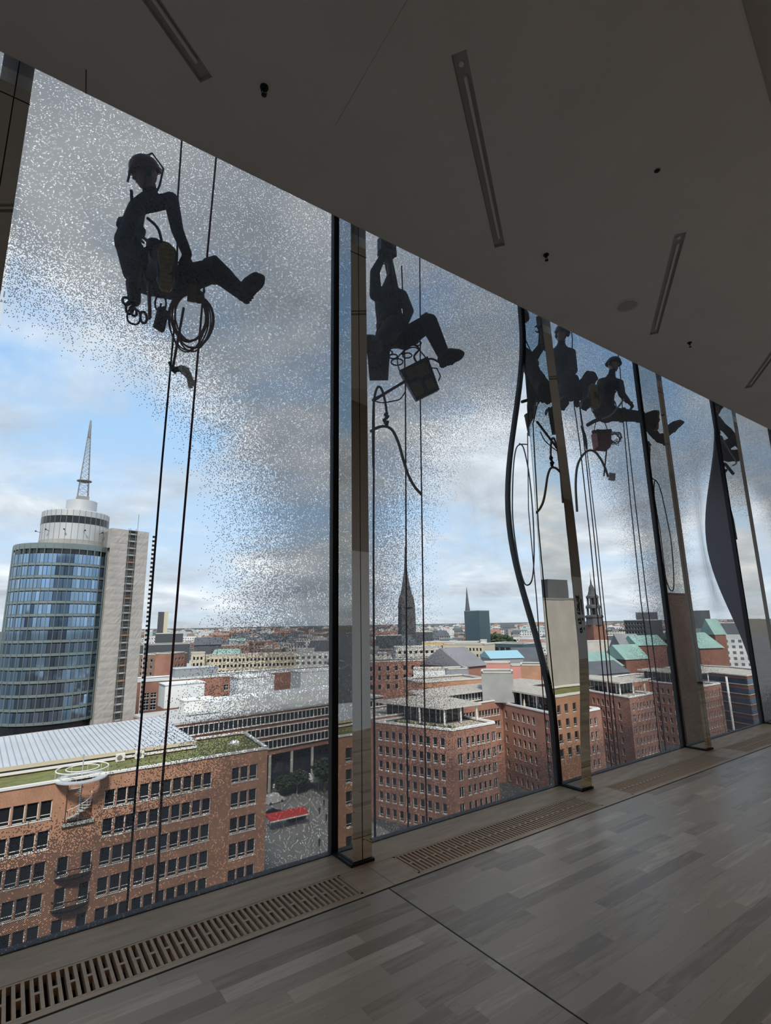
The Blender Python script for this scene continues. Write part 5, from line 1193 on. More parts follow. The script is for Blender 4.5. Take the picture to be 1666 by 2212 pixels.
def boot(parent, heel, toe, sole_n, ankle, upper='boot_black', sole='sole_tan', w=.062):
    h, t = Vector(heel), Vector(toe); L = (t-h).length; d = (t-h)/L; n = Vector(sole_n); n = (n-d*n.dot(d)).normalized(); s = d.cross(n)
    prof = [(0, 0), (.02, .55), (.10, .74), (.25, .72), (.42, .66), (.60, .86), (.78, 1.0), (.90, .82), (.97, .46), (1, 0)]
    out = [h+d*L*u+s*w*v for u, v in prof]+[h+d*L*u-s*w*v for u, v in prof[-2:0:-1]]
    m = MB(); k = len(out); th = .032
    m.add([p for p in out]+[p-n*th for p in out], [tuple(range(k)), tuple(range(k, 2*k))[::-1]]+[(i, k+i, k+(i+1) % k, (i+1) % k) for i in range(k)])
    # tread bars
    for i in range(9):
        u = .10+i*.095; ww = w*(.55 if .3 < u < .55 else .7); c = h+d*L*u+n*.004; m.box(c, (L*.045, ww*2, .010), rot=Matrix((d, s, n)).transposed())
    up = bmesh.new(); a = Vector(ankle)
    for p in out: up.verts.new(h+d*L*.5+(p-h-d*L*.5)*.96-n*th)
    for i in range(8):
        q = 2*math.pi*i/8; up.verts.new(a+d*.055*math.cos(q)+s*.05*math.sin(q)); up.verts.new(h+d*L*.78+s*.048*math.cos(q)-n*(th+.055)+d*.06*math.sin(q))
    bmesh.ops.convex_hull(up, input=up.verts); bmesh.ops.delete(up, geom=[v for v in up.verts if not v.link_faces], context='VERTS')
    bmesh.ops.subdivide_edges(up, edges=up.edges, cuts=1, smooth=.4)
    me = bpy.data.meshes.new('boot'); up.to_mesh(me); up.free(); me.materials.append(MATS[upper]); me.polygons.foreach_set('use_smooth', [True]*len(me.polygons))
    b = world_child(link('boot', me), parent)
    so = m.obj('sole', sole, b); so.matrix_parent_inverse = Matrix.Identity(4)
    return b
def band(mb, p, axis, r, wd=.045, th=.012, ell=1.0):
    R = frame(axis, Vector((0, 0, 1)) if abs(Vector(axis).normalized().z) < .9 else Vector((1, 0, 0)))
    n = 24; vs = []
    for z, rr in ((-wd/2, r), (-wd/2, r+th), (wd/2, r+th), (wd/2, r)):
        for j in range(n): a = 2*math.pi*j/n; vs.append(Vector(p)+R @ Vector((rr*math.cos(a), rr*math.sin(a)*ell, z)))
    mb.add(vs, [(i*n+j, i*n+(j+1) % n, ((i+1) % 4)*n+(j+1) % n, ((i+1) % 4)*n+j) for i in range(4) for j in range(n)])
def person(label, J, face, suit='coverall', helmet='helmet_dark', visor=None, soles=('sole_tan', 'sole_dark')):
    g = {k: (on_y(*v[:3]), (v[3] if len(v) > 3 else 0)) for k, v in J.items()}
    P = {k: v[0] for k, v in g.items()}; Rd = {k: v[1] for k, v in g.items()}
    base = P['pelvis'].copy(); t = thing('person', label, 'person', base)
    mb = MB()
    sp = ['pelvis', 'waist', 'chest', 'upper', 'neck']
    for a, b in zip(sp[:-1], sp[1:]): capsule(mb, P[a], Rd[a], P[b], Rd[b], 16)
    hc = P['head']; hu = (hc-P['neck']).normalized(); hf = Vector(face); hf = (hf-hu*hf.dot(hu)).normalized(); hr = hf.cross(hu); HR = Matrix((hr, hf, hu)).transposed()
    capsule(mb, P['neck'], .058, hc-hu*.03, .058)
    HP = lambda x, y, z: hc+hr*x+hf*y+hu*z
    ellipsoid(mb, hc+hu*.02, HR, (.078, .098, .115)); ellipsoid(mb, HP(0, .035, -.06), HR, (.055, .062, .06))          # skull and jaw
    capsule(mb, HP(0, .092, .015), .011, HP(0, .116, -.025), .015, 8); ellipsoid(mb, HP(0, .085, .04), HR, (.05, .022, .014), 10, 6)   # nose, brow
    for s in (-1, 1): ellipsoid(mb, HP(s*.080, -.005, -.005), HR, (.011, .022, .033), 8, 6); ellipsoid(mb, HP(s*.03, .088, .014), HR, (.016, .012, .011), 8, 6)
    ellipsoid(mb, HP(0, .094, -.055), HR, (.027, .012, .010), 8, 6)
    hands = []
    for s, a in ((-1, 'l'), (1, 'r')):
        capsule(mb, P['upper'], Rd['upper']*.8, P['sh_'+a], Rd['sh_'+a], 14)
        capsule(mb, P['sh_'+a], Rd['sh_'+a], P['el_'+a], Rd['el_'+a], 14); capsule(mb, P['el_'+a], Rd['el_'+a], P['wr_'+a], Rd['wr_'+a], 14)
        hd = (P['hd_'+a]-P['wr_'+a]); hand(mb, P['wr_'+a], P['hd_'+a], s, (P['chest']-P['wr_'+a]) if J.get('palm_in') else Vector((0, .3, .2))); hands.append((P['wr_'+a], hd.normalized()))
        capsule(mb, P['pelvis'], Rd['pelvis']*.85, P['hip_'+a], Rd['hip_'+a], 14)
        capsule(mb, P['hip_'+a], Rd['hip_'+a], P['kn_'+a], Rd['kn_'+a], 14); capsule(mb, P['kn_'+a], Rd['kn_'+a], P['an_'+a], Rd['an_'+a], 14)
        mid = P['kn_'+a].lerp(P['an_'+a], .3); ellipsoid(mb, mid, frame(P['an_'+a]-P['kn_'+a], Vector((0, 1, 0))), (Rd['kn_'+a]*.95, Rd['kn_'+a]*.95, .13), 12, 8)
    me = remesh(mb, .0085, 4)
    for mm in (suit, 'skin', 'glove'):
        if mm == suit: me.materials.clear()
        me.materials.append(MATS[mm])
    mi = []; nk = P['neck']
    for p in me.polygons:
        c = p.center; k = 0
        if (c-hc).dot(hu) > -.115 and (c-hc).length < .19: k = 1
        else:
            for w, d in hands:
                q = c-w
                if q.dot(d) > .0 and q.length < .22 and (q-d*q.dot(d)).length < .10 and q.dot(d) > -.01: k = 2
        mi.append(k)
    me.polygons.foreach_set('material_index', mi); me.polygons.foreach_set('use_smooth', [True]*len(mi))
    world_child(link('body', me), t)
    # face details
    for s in (-1, 1):
        m = MB(); ellipsoid(m, HP(s*.031, .096, .014), HR, (.012, .007, .007), 10, 6); world_child(m.obj('eye', 'eye_dark'), t)
    m = MB(); ellipsoid(m, HP(0, .1045, -.055), HR, (.022, .004, .003), 10, 6); world_child(m.obj('mouth', 'webbing'), t)
    # helmet: dome, rim, ear cups, chin strap
    m = MB(); prof = [(.002, .155)]+[(.122*math.sin(math.radians(a)), .035+.122*math.cos(math.radians(a))) for a in range(12, 91, 13)]+[(.122, .03), (.134, .022), (.134, .014), (.112, .014)]
    n = 28; vs = []
    for r, z in prof:
        for j in range(n): a = 2*math.pi*j/n; vs.append(HP(r*math.cos(a)*.92, r*math.sin(a)*1.10, z+.01))
    m.add(vs, [(i*n+j, i*n+(j+1) % n, (i+1)*n+(j+1) % n, (i+1)*n+j) for i in range(len(prof)-1) for j in range(n)]+[tuple(range(n))[::-1]])
    hm = world_child(m.obj('helmet', helmet, smooth=True), t)
    m = MB()
    for s in (-1, 1): m.tube(smooth_path([HP(s*.098, 0, .03), HP(s*.085, .03, -.05), HP(s*.03, .06, -.115), HP(0, .065, -.122)], 5), .006, 6)
    so = m.obj('chin_strap', 'webbing', hm); so.matrix_parent_inverse = Matrix.Identity(4)
    for s in (-1, 1):
        m = MB(); ellipsoid(m, HP(s*.098, -.005, -.01), HR, (.026, .036, .045), 12, 8); so = m.obj('ear_cup', 'helmet_dark', hm, smooth=True); so.matrix_parent_inverse = Matrix.Identity(4)
    if visor:
        m = MB(); m.tube([on_y(x, y, Y) for x, y, Y in visor], .010, 6); so = m.obj('visor_frame', 'black_metal', hm); so.matrix_parent_inverse = Matrix.Identity(4)
    # harness
    m = MB(); band(m, P['pelvis'].lerp(P['waist'], .6), P['waist']-P['pelvis'], max(Rd['waist'], Rd['pelvis'])*1.02, .07)
    world_child(m.obj('waist_belt', 'webbing'), t)
    for a in 'lr':
        m = MB(); band(m, P['hip_'+a].lerp(P['kn_'+a], .3), P['kn_'+a]-P['hip_'+a], Rd['hip_'+a]*.97, .05); world_child(m.obj('leg_loop', 'webbing'), t)
        m = MB(); band(m, P['hip_'+a].lerp(P['kn_'+a], .97), P['kn_'+a]-P['hip_'+a], Rd['kn_'+a]*1.02, .09, .014); world_child(m.obj('knee_pad', 'boot_black'), t)
    m = MB(); band(m, P['chest'].lerp(P['upper'], .4), P['upper']-P['chest'], max(Rd['chest'], Rd['upper'])*1.0, .05); world_child(m.obj('chest_strap', 'webbing_blue'), t)
    for a, so in zip('lr', soles):
        dd = (EYE-P['heel_'+a]).normalized() if so == 'sole_tan' else (P['heel_'+a]-P['an_'+a])
        boot(t, P['heel_'+a], P['toe_'+a], dd, P['an_'+a], 'boot_black', so)
    return t
tow = lambda px, py, Y: (EYE-on_y(px, py, Y)).normalized()
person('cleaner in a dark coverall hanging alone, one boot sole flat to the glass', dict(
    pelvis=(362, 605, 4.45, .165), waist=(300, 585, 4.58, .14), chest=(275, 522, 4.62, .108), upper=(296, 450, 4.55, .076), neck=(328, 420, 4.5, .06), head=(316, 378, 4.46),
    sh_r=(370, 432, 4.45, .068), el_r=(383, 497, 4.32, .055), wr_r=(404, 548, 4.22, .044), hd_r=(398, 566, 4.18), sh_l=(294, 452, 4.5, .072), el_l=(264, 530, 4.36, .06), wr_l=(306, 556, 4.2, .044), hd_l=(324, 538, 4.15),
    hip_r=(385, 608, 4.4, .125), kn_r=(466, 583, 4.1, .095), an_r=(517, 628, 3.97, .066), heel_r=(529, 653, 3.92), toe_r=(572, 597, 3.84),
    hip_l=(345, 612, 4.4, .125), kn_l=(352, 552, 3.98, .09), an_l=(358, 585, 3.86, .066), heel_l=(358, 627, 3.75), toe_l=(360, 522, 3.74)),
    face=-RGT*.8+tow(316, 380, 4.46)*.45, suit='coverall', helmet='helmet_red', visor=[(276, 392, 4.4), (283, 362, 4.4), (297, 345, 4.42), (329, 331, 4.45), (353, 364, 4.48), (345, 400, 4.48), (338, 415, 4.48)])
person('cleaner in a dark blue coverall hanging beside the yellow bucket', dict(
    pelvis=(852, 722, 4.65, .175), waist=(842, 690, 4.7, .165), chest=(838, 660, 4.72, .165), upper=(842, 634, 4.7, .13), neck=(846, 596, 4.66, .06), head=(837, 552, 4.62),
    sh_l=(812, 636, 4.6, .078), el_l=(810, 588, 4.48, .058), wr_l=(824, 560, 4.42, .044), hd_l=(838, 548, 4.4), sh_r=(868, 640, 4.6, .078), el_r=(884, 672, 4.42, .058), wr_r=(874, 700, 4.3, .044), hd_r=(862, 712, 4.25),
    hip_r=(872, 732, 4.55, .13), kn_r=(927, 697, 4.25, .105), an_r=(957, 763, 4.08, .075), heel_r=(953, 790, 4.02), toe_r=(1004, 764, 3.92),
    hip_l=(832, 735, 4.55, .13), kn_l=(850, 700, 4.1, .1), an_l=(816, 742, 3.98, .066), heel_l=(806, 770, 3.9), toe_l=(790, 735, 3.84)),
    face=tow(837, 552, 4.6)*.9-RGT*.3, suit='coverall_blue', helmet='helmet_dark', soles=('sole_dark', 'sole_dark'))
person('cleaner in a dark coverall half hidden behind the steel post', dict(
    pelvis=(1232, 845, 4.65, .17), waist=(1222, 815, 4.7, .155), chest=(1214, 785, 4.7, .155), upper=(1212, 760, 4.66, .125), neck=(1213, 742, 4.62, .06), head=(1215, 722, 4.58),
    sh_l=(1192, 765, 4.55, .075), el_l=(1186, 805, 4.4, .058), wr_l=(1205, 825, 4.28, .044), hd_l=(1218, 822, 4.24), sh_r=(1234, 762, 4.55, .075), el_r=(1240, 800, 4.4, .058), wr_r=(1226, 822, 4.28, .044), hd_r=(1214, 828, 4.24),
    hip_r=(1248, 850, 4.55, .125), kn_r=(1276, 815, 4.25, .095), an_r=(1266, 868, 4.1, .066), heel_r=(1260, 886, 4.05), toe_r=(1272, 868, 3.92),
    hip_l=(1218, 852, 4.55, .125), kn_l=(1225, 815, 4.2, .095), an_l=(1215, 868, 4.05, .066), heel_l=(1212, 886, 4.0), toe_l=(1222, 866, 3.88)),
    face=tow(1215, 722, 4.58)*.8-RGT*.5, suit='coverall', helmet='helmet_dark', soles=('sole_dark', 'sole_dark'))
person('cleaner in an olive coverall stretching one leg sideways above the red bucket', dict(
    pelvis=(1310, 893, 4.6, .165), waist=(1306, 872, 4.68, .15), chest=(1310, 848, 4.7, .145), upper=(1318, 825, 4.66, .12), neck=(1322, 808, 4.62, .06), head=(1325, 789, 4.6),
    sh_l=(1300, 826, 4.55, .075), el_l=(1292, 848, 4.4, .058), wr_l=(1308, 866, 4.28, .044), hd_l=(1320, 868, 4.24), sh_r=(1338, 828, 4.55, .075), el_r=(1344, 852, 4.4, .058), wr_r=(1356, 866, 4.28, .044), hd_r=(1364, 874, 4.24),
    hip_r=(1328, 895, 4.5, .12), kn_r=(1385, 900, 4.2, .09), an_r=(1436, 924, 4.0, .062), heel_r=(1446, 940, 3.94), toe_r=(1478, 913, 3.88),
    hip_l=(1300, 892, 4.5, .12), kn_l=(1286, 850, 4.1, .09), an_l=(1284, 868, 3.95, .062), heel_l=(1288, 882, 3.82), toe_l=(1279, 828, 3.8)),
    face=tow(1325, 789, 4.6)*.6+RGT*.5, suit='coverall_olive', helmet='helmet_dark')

def hose(label, pts, Y, mt='hose', r=.016, name='hose', cat='hose'):
    P = smooth_path([on_y(p[0], p[1], p[2] if len(p) > 2 else Y) for p in pts], 7); m = MB(); m.tube(P, r, 8); return tag(m.obj(name, mt), label, cat)
# --- ropes
def rope(label, pts, Y, mt, r=.0085, up=True, down=True, name='rope', cat='rope', group='working ropes outside the glass'):
    P = [on_y(p[0], p[1], p[2] if len(p) > 2 else Y) for p in pts]
    if up: P = [P[0]+Vector((0, 0, 30))] + P
    if down: P = P + [P[-1]+Vector((0, 0, -12))]
    m = MB(); m.tube(P, r, 7); o = m.obj(name, mt); return tag(o, label, cat, group)
rope('dark working rope running behind the lone cleaner and down past the netted scaffold', [(393, 300), (384, 430), (383, 560), (378, 690), (350, 1000), (318, 1400), (297, 1660)], 4.52, 'rope_black')
rope('dark red safety rope falling beside the lone cleaner\'s outstretched leg', [(467, 342), (447, 560), (437, 660), (416, 900), (387, 1240), (350, 1700), (338, 1960)], 4.5, 'rope_red', .0095)
rope('dark working rope rising above the cleaner beside the yellow bucket', [(907, 555), (908, 700), (908, 850), (911, 1070), (915, 1350), (920, 1700)], 4.75, 'rope_red')
rope('grey working rope in front of the cleaner beside the yellow bucket', [(868, 575, 4.55), (872, 700, 4.3), (876, 830, 4.45), (877, 1100, 4.5), (878, 1300, 4.5), (880, 1700, 4.5)], 4.5, 'rope_black', up=False)
rope('black tether hanging close to the split steel post', [(808, 870), (807, 1200), (808, 1500), (810, 1790)], 4.4, 'rope_black', .011, up=False)
rope('working rope above the cleaner behind the steel post', [(1237, 735), (1236, 770), (1232, 800)], 4.55, 'rope_black', down=False)
rope('working rope under the small red pulley, leftmost of three', [(1240, 870), (1253, 960), (1275, 1160), (1296, 1380), (1312, 1560)], 4.6, 'rope_red', up=False)
rope('working rope under the small red pulley, middle of three', [(1252, 876), (1265, 980), (1284, 1160), (1306, 1380), (1326, 1600)], 4.6, 'rope_red', up=False)
rope('working rope under the small red pulley, rightmost of three', [(1253, 876), (1269, 980), (1290, 1160), (1313, 1380), (1334, 1600)], 4.6, 'rope_red', .007, up=False)
rope('pale working rope above the cleaner in the olive coverall', [(1340, 800), (1346, 900), (1362, 1080), (1385, 1300), (1410, 1480)], 4.75, 'rope_black')
rope('dark safety rope beside the cleaner in the olive coverall', [(1352, 900), (1372, 1080), (1396, 1280), (1424, 1500)], 4.75, 'rope_black', up=False)
hose('long thin rope loop hanging beyond the side pane of the bowed window', [(1140, 960), (1120, 962), (1112, 985), (1108, 1040), (1108, 1120), (1118, 1200), (1130, 1252), (1140, 1264), (1150, 1250), (1154, 1200), (1152, 1120), (1144, 1030), (1132, 970), (1122, 958)], 4.4, 'rope_black', .009, 'rope_loop', 'rope')
rope('dark rope looping out beside the bowed pane', [(960, 955), (975, 1000), (985, 1150), (980, 1240), (972, 1262), (962, 1240), (952, 1100), (950, 1000), (955, 960)], 6.2, 'rope_black', .009, up=False, down=False) if False else None

# --- gear on the lone cleaner
def rings(label, name, cat, c, rad, mt, n=1, th=.006, ax=None, spread=.03, seed=0, squash=1.0, group=None):
    r = random.Random(seed); m = MB(); c = Vector(c)
    for i in range(n):
        a = (ax or (EYE-c)).normalized()+Vector((r.uniform(-.25, .25), r.uniform(-.25, .25), r.uniform(-.2, .2)))*(n > 1); R = frame(a, Vector((0, 0, 1))); rr = rad*r.uniform(.82, 1.08) if n > 1 else rad; o = Vector((r.uniform(-spread, spread), r.uniform(-spread, spread), 0))*(n > 1)
        top = c+R @ Vector((0, 0, 0))
        m.tube([c+o+R @ Vector((rr*squash*math.sin(q)*0+rr*math.cos(q), rr*squash*math.sin(q), 0))+Vector((0, 0, (rad-rr)*squash)) for q in [2*math.pi*k/36 for k in range(36)]], th, 6, closed=True)
    return tag(m.obj(name, mt), label, cat, group)
c = on_y(410, 694, 4.35); t = thing('rope_coil', 'coil of thin orange-brown rope under the lone cleaner', 'rope coil', c)
m = MB(); r_ = random.Random(4); R = frame(EYE-c, Vector((0, 0, 1)))
upl = (Vector((0, 0, 1))-R.col[2]*Vector((0, 0, 1)).dot(R.col[2])).normalized(); sdl = upl.cross(R.col[2])
for i in range(9):
    a0, b0 = r_.uniform(.15, .21), r_.uniform(.19, .25); ox = r_.uniform(-.03, .04)
    topz = .23
    m.tube([c+sdl*(a0*math.sin(q)*(.75+.25*math.cos(q/2)**2)+ox)+upl*(topz-b0+b0*math.cos(q))+R.col[2]*r_.uniform(-.015, .015) for q in [2*math.pi*k/40 for k in range(40)]], .007, 6, closed=True)
world_child(m.obj('loops', 'rope_orange'), t); m = MB(); m.tube([c+upl*.30, c+upl*.16], .035, 8); world_child(m.obj('binding', 'rope_orange'), t)
t = thing('pole', 'thin reddish pole slung below the lone cleaner', 'pole', on_y(375, 800, 4.3)); m = MB(); m.tube([on_y(397, 665, 4.32), on_y(373, 798, 4.3)], .011, 8); world_child(m.obj('shaft', 'pole_red'), t); m = MB(); m.tube([on_y(366, 782, 4.3), on_y(372, 798, 4.3), on_y(380, 806, 4.3)], .013, 8); world_child(m.obj('grip', 'black_metal'), t)
t = thing('mop', 'pale stringy mop head hanging under the rope coil', 'mop', on_y(385, 790, 4.28)); r_ = random.Random(8); m = MB(); a = on_y(384, 794, 4.28)
for i in range(34):
    e = on_y(416+r_.uniform(-9, 5), 832+r_.uniform(-9, 7), 4.28+r_.uniform(-.05, .05)); k = on_y(398+r_.uniform(-5, 9), 800+r_.uniform(-7, 7), 4.28+r_.uniform(-.05, .05)); m.tube(smooth_path([a, k, e], 3), .0065, 5)
world_child(m.obj('strands', 'mop'), t); m = MB(); capsule(m, on_y(373, 798, 4.3), .02, on_y(392, 797, 4.28), .026); world_child(m.obj('clamp', 'black_metal'), t)
for (px, py, rx, ry, th, lb, sq) in ((347, 656, .030, .042, .006, 'oval steel carabiner on the lone cleaner\'s belt', 1), (289, 684, .034, .042, .006, 'open round ring under the tool pouch', 1)):
    c = on_y(px, py, 4.3); R = frame(EYE-c, Vector((0, 0, 1))); up_ = (Vector((0, 0, 1))-R.col[2]*R.col[2].z).normalized(); sd_ = up_.cross(R.col[2])
    m = MB(); m.tube([c+sd_*rx*math.copysign(abs(math.cos(q))**.7, math.cos(q))*1.4+up_*ry*math.copysign(abs(math.sin(q))**.8, math.sin(q))*1.4 for q in [2*math.pi*k/28 for k in range(28)]], .008, 6, closed=True); tag(m.obj('carabiner', 'gear_metal'), lb, 'carabiner')
c = on_y(348, 690, 4.3); t = thing('radio', 'dark box-shaped radio hanging from the oval carabiner', 'radio', c); m = MB(); m.box((0, 0, 0), (.085, .04, .20)); m.obj('case', 'boot_black', t); m = MB(); m.tube([(-.03, 0, .09), (-.03, 0, .14)], .008, 6); m.tube([(.0, 0, .10), (.0, 0, .13)], .012, 6); m.obj('knobs', 'gear_metal', t); t.rotation_euler = (0, math.radians(8), .4)
c = on_y(300, 640, 4.35); t = thing('tool_pouch', 'dark tool pouch with a red strap on the lone cleaner\'s hip', 'pouch', c)
m = MB(); capsule(m, (-.05, 0, .10), .06, (-.03, 0, -.05), .05); m.obj('bag', 'bucket_black', t, smooth=True); m = MB(); m.bar((.05, -.05, .22), (.09, -.05, -.20), .05, .02); m.obj('strap', 'pole_red', t); m = MB(); m.bar((-.01, -.09, .2), (-.02, -.09, 0), .012, .012); m.obj('cord', 'bucket_yellow', t)
m = MB()
for i, (x, z) in enumerate(((-.09, -.08), (-.03, -.15), (.05, -.18), (-.06, -.13))): m.tube([(x+.028*math.cos(q), .02*math.sin(q+i), z+.045*math.sin(q)) for q in [2*math.pi*k/20 for k in range(20)]], .011, 6, closed=True)
m.obj('rings', 'gear_metal', t)
c = on_y(429, 641, 4.38); t = thing('pulley', 'round dark rope grab on the red safety rope', 'rope grab', c); m = MB(); ellipsoid(m, (0, 0, 0), Matrix.Identity(3), (.055, .04, .065)); m.obj('cheek', 'boot_black', t, smooth=True); m = MB(); m.tube([(.02+.03*math.cos(q), 0, .075+.035*math.sin(q)) for q in [2*math.pi*k/18 for k in range(18)]], .008, 6, closed=True); m.obj('eye', 'gear_metal', t)
c = on_y(335, 530, 4.12); t = thing('descender', 'chunky dark descender held at the lone cleaner\'s knees', 'descender', c); m = MB(); ellipsoid(m, (0, 0, 0), Matrix.Identity(3), (.07, .05, .06)); m.obj('body', 'black_metal', t, smooth=True); m = MB(); m.tube(smooth_path([(.05, 0, .05), (.0, -.05, .13), (-.08, -.03, .20)], 5), .012, 7); m.obj('handle', 'gear_metal', t)
m = MB(); m.tube([on_y(284, 412, 4.42), on_y(286, 448, 4.42)], .014, 7); m.tube(smooth_path([on_y(290, 480, 4.4), on_y(302, 505, 4.3), on_y(318, 520, 4.15)], 5), .012, 7); m.tube(smooth_path([on_y(288, 490, 4.4), on_y(298, 512, 4.3), on_y(310, 524, 4.15)], 5), .010, 7); tag(m.obj('lanyard', 'webbing_blue'), 'dark blue lanyard from the lone cleaner\'s helmet to the descender', 'lanyard')

# --- gear in the second bay
def frame_box(label, name, cat, c, up, right, w, dpt, h, taper, mt, extra=None):
    R = frame(up, right); t = thing(name, label, cat, c); m = MB(); o = lambda x, y, z: R @ Vector((x, y, z)); k = taper; th = .012
    lo = [(-w/2*k, -dpt/2*k, -h/2), (w/2*k, -dpt/2*k, -h/2), (w/2*k, dpt/2*k, -h/2), (-w/2*k, dpt/2*k, -h/2)]; hi = [(-w/2, -dpt/2, h/2), (w/2, -dpt/2, h/2), (w/2, dpt/2, h/2), (-w/2, dpt/2, h/2)]
    s = 1-2*th/w; li = [(a*s, b*s, c_+th) for a, b, c_ in lo]; hi2 = [(a*s, b*s, c_) for a, b, c_ in hi]
    V = [o(*p) for p in lo+hi+li+hi2]; F = [(3, 2, 1, 0)]+[(i, (i+1) % 4, 4+(i+1) % 4, 4+i) for i in range(4)]+[(4+i, 4+(i+1) % 4, 12+(i+1) % 4, 12+i) for i in range(4)]+[(12+i, 12+(i+1) % 4, 8+(i+1) % 4, 8+i) for i in range(4)]+[(8, 9, 10, 11)]
    m.add(V, F); m.obj('body', mt, t); return t, o
c = on_y(908, 822, 4.45); upd = (on_y(880, 790, 4.45)-on_y(925, 855, 4.45))
t, o = frame_box('tilted yellow and black window-cleaning bucket slung below a cleaner', 'bucket', 'bucket', c, (on_y(893, 783, 4.45)-on_y(925, 852, 4.45)), RGT, .36, .30, .40, .82, 'bucket_black')
for (x0, x1, z0, z1) in ((-.145, -.02, -.16, .0), (.0, .13, .02, .16), (-.13, .0, .05, .17), (.03, .12, -.15, -.04)):
    m = MB(); cx_, cz_ = (x0+x1)/2, (z0+z1)/2; y_ = -.150*(.91+.09*cz_/.2); m.add([o(x0, y_-.008, z0), o(x1, y_-.008, z0), o(x1, y_-.008, z1), o(x0, y_-.008, z1), o(x0, y_+.01, z0), o(x1, y_+.01, z0), o(x1, y_+.01, z1), o(x0, y_+.01, z1)], [(0, 1, 2, 3), (4, 7, 6, 5), (0, 4, 5, 1), (1, 5, 6, 2), (2, 6, 7, 3), (3, 7, 4, 0)]); m.obj('yellow_patch', 'bucket_yellow', t)
m = MB(); m.tube(smooth_path([o(-.18, 0, .18), o(-.12, 0, .36), o(.1, 0, .38), o(.18, 0, .18)], 6), .008, 6); m.obj('handle', 'gear_metal', t); m = MB(); m.tube([o(.17, 0, -.05)+R0_ for R0_ in []] or [o(.19, -.05, -.1), o(.24, 0, -.06), o(.24, 0, .04), o(.19, .05, .08)], .008, 6); m.obj('side_grip', 'boot_black', t)
t = thing('squeegee_pole', 'red-brown squeegee pole poking out under the yellow bucket', 'pole', on_y(812, 862, 4.4)); m = MB(); m.tube([on_y(810, 863, 4.4), on_y(878, 822, 4.4)], .016, 8); world_child(m.obj('shaft', 'pole_red'), t); m = MB(); m.tube([on_y(806, 865, 4.4), on_y(820, 857, 4.4)], .019, 8); world_child(m.obj('grip', 'black_metal'), t)
c = on_y(818, 782, 4.35); t, o = frame_box('black bucket hanging beside the split steel post', 'bucket', 'bucket', c, Vector((0, 0, 1)), RGT, .26, .26, .34, .8, 'bucket_black'); m = MB(); m.tube(smooth_path([o(-.13, 0, .16), o(-.08, 0, .28), o(.08, 0, .28), o(.13, 0, .16)], 6), .007, 6); m.obj('handle', 'gear_metal', t)
hose('grey hose curving down to a free end below the yellow bucket', [(801, 932), (815, 924), (832, 921), (848, 930), (861, 957), (872, 995), (884, 1030), (898, 1054), (911, 1068)], 4.4)
hose('looped grey hose hanging from a hook beside the split steel post', [(807, 1010), (806, 930), (808, 868), (815, 838), (824, 840), (831, 862), (835, 890), (831, 915)], 4.42, r=.014)
hose('thin cord slung from the squeegee pole to the yellow bucket', [(808, 866), (826, 870), (846, 867), (864, 862), (876, 846)], 4.38, 'rope_black', .007, 'cord', 'cord')
m = MB(); a = on_y(838, 890, 4.42); 
for i in range(5): p = on_y(833+3*math.sin(i*2.3), 896+i*6, 4.42); capsule(m, p, .02, p+Vector((.02, 0, .02)), .016)
tag(m.obj('rope_knot', 'rope_black'), 'lumpy knot joining the two grey hoses', 'knot')
t = thing('ascender', 'boxy grey rope hoist in front of the helmet of the cleaner beside the yellow bucket', 'hoist', on_y(836, 535, 4.35)); c = t.location.copy(); m = MB(); m.box((0, 0, 0), (.22, .08, .17)); m.obj('housing', 'gear_metal', t); m = MB(); m.lathe([(.055, 0), (.06, .02), (.03, .03)], (0, -.04, .02), 20, R=Matrix.Rotation(math.pi/2, 3, 'X')); m.obj('drum', 'black_metal', t, smooth=True); m = MB(); m.tube([(.03, 0, -.08), (.05, 0, -.36)], .035, 8); m.tube([(.05, 0, -.36), (.02, 0, -.46)], .012, 6); m.tube([(.05, 0, -.36), (.08, 0, -.46)], .012, 6); m.obj('swivel', 'black_metal', t)
for i, (px, py, s) in enumerate(((838, 762, .035), (850, 770, .03), (858, 782, .045), (902, 742, .03), (880, 768, .035))):
    c = on_y(px, py, 4.35); m = MB(); R = frame(EYE-c, Vector((0, 0, 1))); m.tube([c+R @ Vector((s*.8*math.cos(q), s*1.5*math.sin(q), 0)) for q in [2*math.pi*k/20 for k in range(20)]], .009, 6, closed=True); tag(m.obj('carabiner', 'gear_metal'), 'small dark carabiner clipped below the cleaner beside the yellow bucket', 'carabiner', 'carabiners below the second cleaner')
hose('tangled dark cord between the belt and the yellow bucket', [(868, 765), (880, 750), (895, 745), (905, 755), (895, 770), (905, 785), (930, 775), (948, 782)], 4.35, 'rope_black', .012, 'cord', 'cord')
# --- gear in the third bay
c = on_y(1300, 952, 4.5); t, o = frame_box('small red bucket under the cleaner in the olive coverall', 'bucket', 'bucket', c, Vector((.1, 0, 1)), RGT, .24, .24, .28, .84, 'bucket_red'); m = MB(); m.tube(smooth_path([o(-.12, 0, .13), o(-.07, 0, .33), o(.05, 0, .34), o(.12, 0, .13)], 6), .007, 6); m.obj('handle', 'gear_metal', t); m = MB(); m.bar(o(-.2, -.14, .08), o(.1, -.14, .12), .05, .04); m.obj('squeegee_clip', 'boot_black', t)
c = on_y(1328, 946, 4.5); m = MB(); r_ = random.Random(12)
for i in range(6):
    R = frame((EYE-c).normalized()+Vector((r_.uniform(-.4, .4), r_.uniform(-.3, .3), r_.uniform(-.4, .4))), Vector((0, 0, 1))); rr = r_.uniform(.06, .11); m.tube([c+Vector((r_.uniform(-.03,.05),0,r_.uniform(-.04,.04)))+R @ Vector((rr*math.cos(q), rr*1.1*math.sin(q), 0)) for q in [2*math.pi*k/24 for k in range(24)]], .006, 5, closed=True)
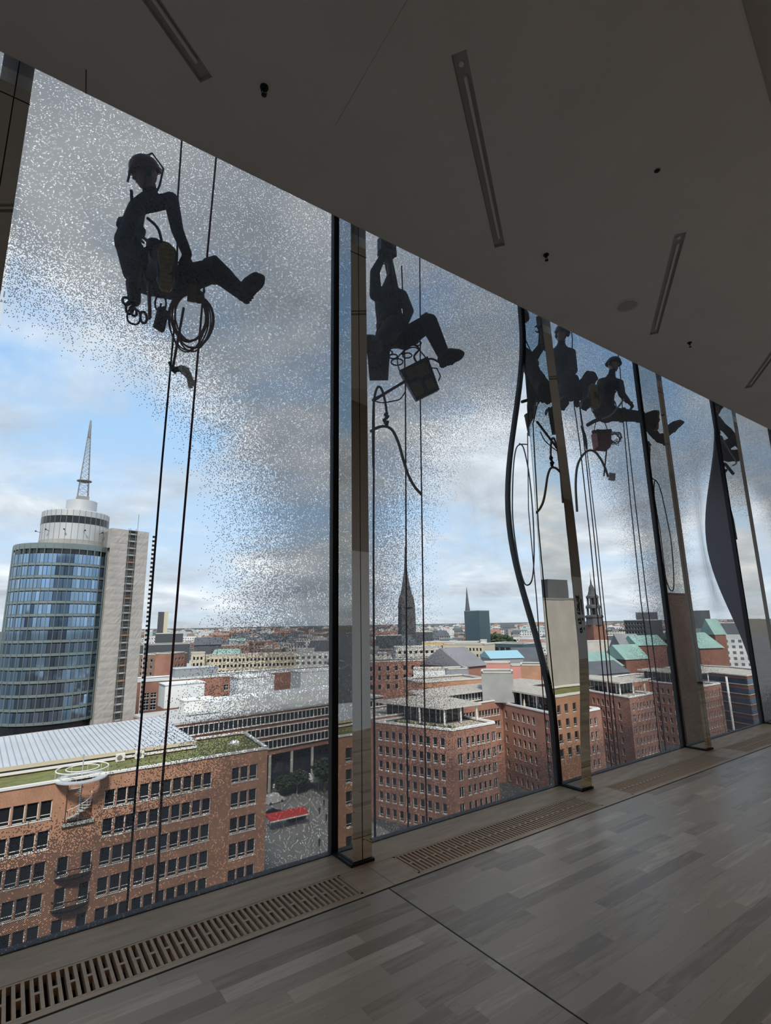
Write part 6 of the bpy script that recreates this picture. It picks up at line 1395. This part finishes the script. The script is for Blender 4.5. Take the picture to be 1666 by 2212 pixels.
tag(m.obj('rope_coil', 'rope_black'), 'small dark rope coil beside the red bucket', 'rope coil')
hose('grey hose arching below the red bucket', [(1247, 1105), (1244, 1050), (1247, 1010), (1256, 988), (1270, 974), (1284, 975), (1297, 990), (1307, 1010), (1314, 1030)], 4.6, r=.018)
t = thing('mop_pad', 'small pale mop pad at the end of the arching hose', 'mop', on_y(1322, 1030, 4.6)); m = MB(); m.box((0, 0, 0), (.10, .05, .12), rot=frame(Vector((.3, 0, 1)), RGT)); m.obj('pad', 'mop', t); m = MB(); m.tube([on_y(1311, 968, 4.6)-t.location, on_y(1305, 1028, 4.6)-t.location], .012, 7); m.obj('handle', 'pole_red', t)
c = on_y(1246, 871, 4.5); t = thing('pulley', 'small red pulley block under the cleaner behind the steel post', 'pulley', c); m = MB(); ellipsoid(m, (0, 0, 0), Matrix.Identity(3), (.065, .04, .07)); m.obj('cheek', 'pole_red', t, smooth=True); m = MB(); m.tube([(.03*math.cos(q), 0, .085+.03*math.sin(q)) for q in [2*math.pi*k/18 for k in range(18)]], .008, 6, closed=True); m.obj('eye', 'gear_metal', t)
hose('looped tether hanging under the small red pulley', [(1256, 920), (1262, 945), (1268, 970), (1266, 945), (1258, 922)], 4.55, 'rope_black', .012, 'tether', 'tether')
hose('pale strap from the hand to the knee of the cleaner in the olive coverall', [(1300, 905, 4.3), (1318, 898, 4.2), (1335, 880, 4.2), (1348, 862, 4.2)], 4.25, 'mop', .014, 'strap', 'strap')
hose('dark tool flap hanging left of the red bucket', [(1270, 918), (1284, 910), (1296, 906)], 4.4, 'boot_black', .03, 'tool_flap', 'tool')

# --- gear of the cleaner behind the post, seen through the side pane of the bowed window
t = thing('kit_bag', 'black round kit bag beyond the side pane of the bowed window', 'bag', on_y(1152, 790, 4.45)); m = MB(); ellipsoid(m, (0, 0, 0), Matrix.Identity(3), (.17, .14, .23)); m.obj('bag', 'bucket_black', t, smooth=True); m = MB(); m.tube(smooth_path([(-.06, 0, .2), (-.05, 0, .36), (.05, 0, .36), (.06, 0, .2)], 6), .012, 6); m.obj('handle', 'webbing', t); m = MB(); m.box((.1, -.1, -.02), (.1, .1, .3)); m.obj('side_pocket', 'coverall', t)
c = on_y(1155, 915, 4.4); t = thing('bucket', 'black round bucket with a yellow cloth beyond the side pane of the bowed window', 'bucket', c); m = MB(); m.lathe([(.10, -.16), (.13, .12), (.135, .13), (.122, .13), (.095, -.14)], n=24); m.obj('pail', 'bucket_black', t, smooth=True); m = MB(); m.box((-.03, -.06, .19), (.15, .05, .16), rz=.2); m.obj('yellow_cloth', 'bucket_yellow', t); m = MB(); m.tube(smooth_path([(-.13, 0, .12), (-.1, 0, .3), (.1, 0, .3), (.13, 0, .12)], 6), .007, 6); m.obj('handle', 'gear_metal', t)
t = thing('washer_bar', 'dark fleece washer bar lying across above the black round bucket', 'washer', on_y(1153, 862, 4.38)); m = MB(); m.tube([on_y(1128, 868, 4.38)-t.location, on_y(1180, 852, 4.38)-t.location], .022, 9); m.obj('sleeve', 'bucket_black', t); m = MB(); m.tube([(0, 0, 0), (.02, 0, .12)], .012, 7); m.obj('handle', 'gear_metal', t)
rope('working rope above the black kit bag', [(1152, 690), (1150, 740), (1150, 770)], 4.45, 'rope_black', .008, down=False)
rope('dark red rope falling from the black round bucket', [(1140, 935), (1142, 1100), (1160, 1300), (1172, 1480)], 4.4, 'rope_red', .007, up=False)
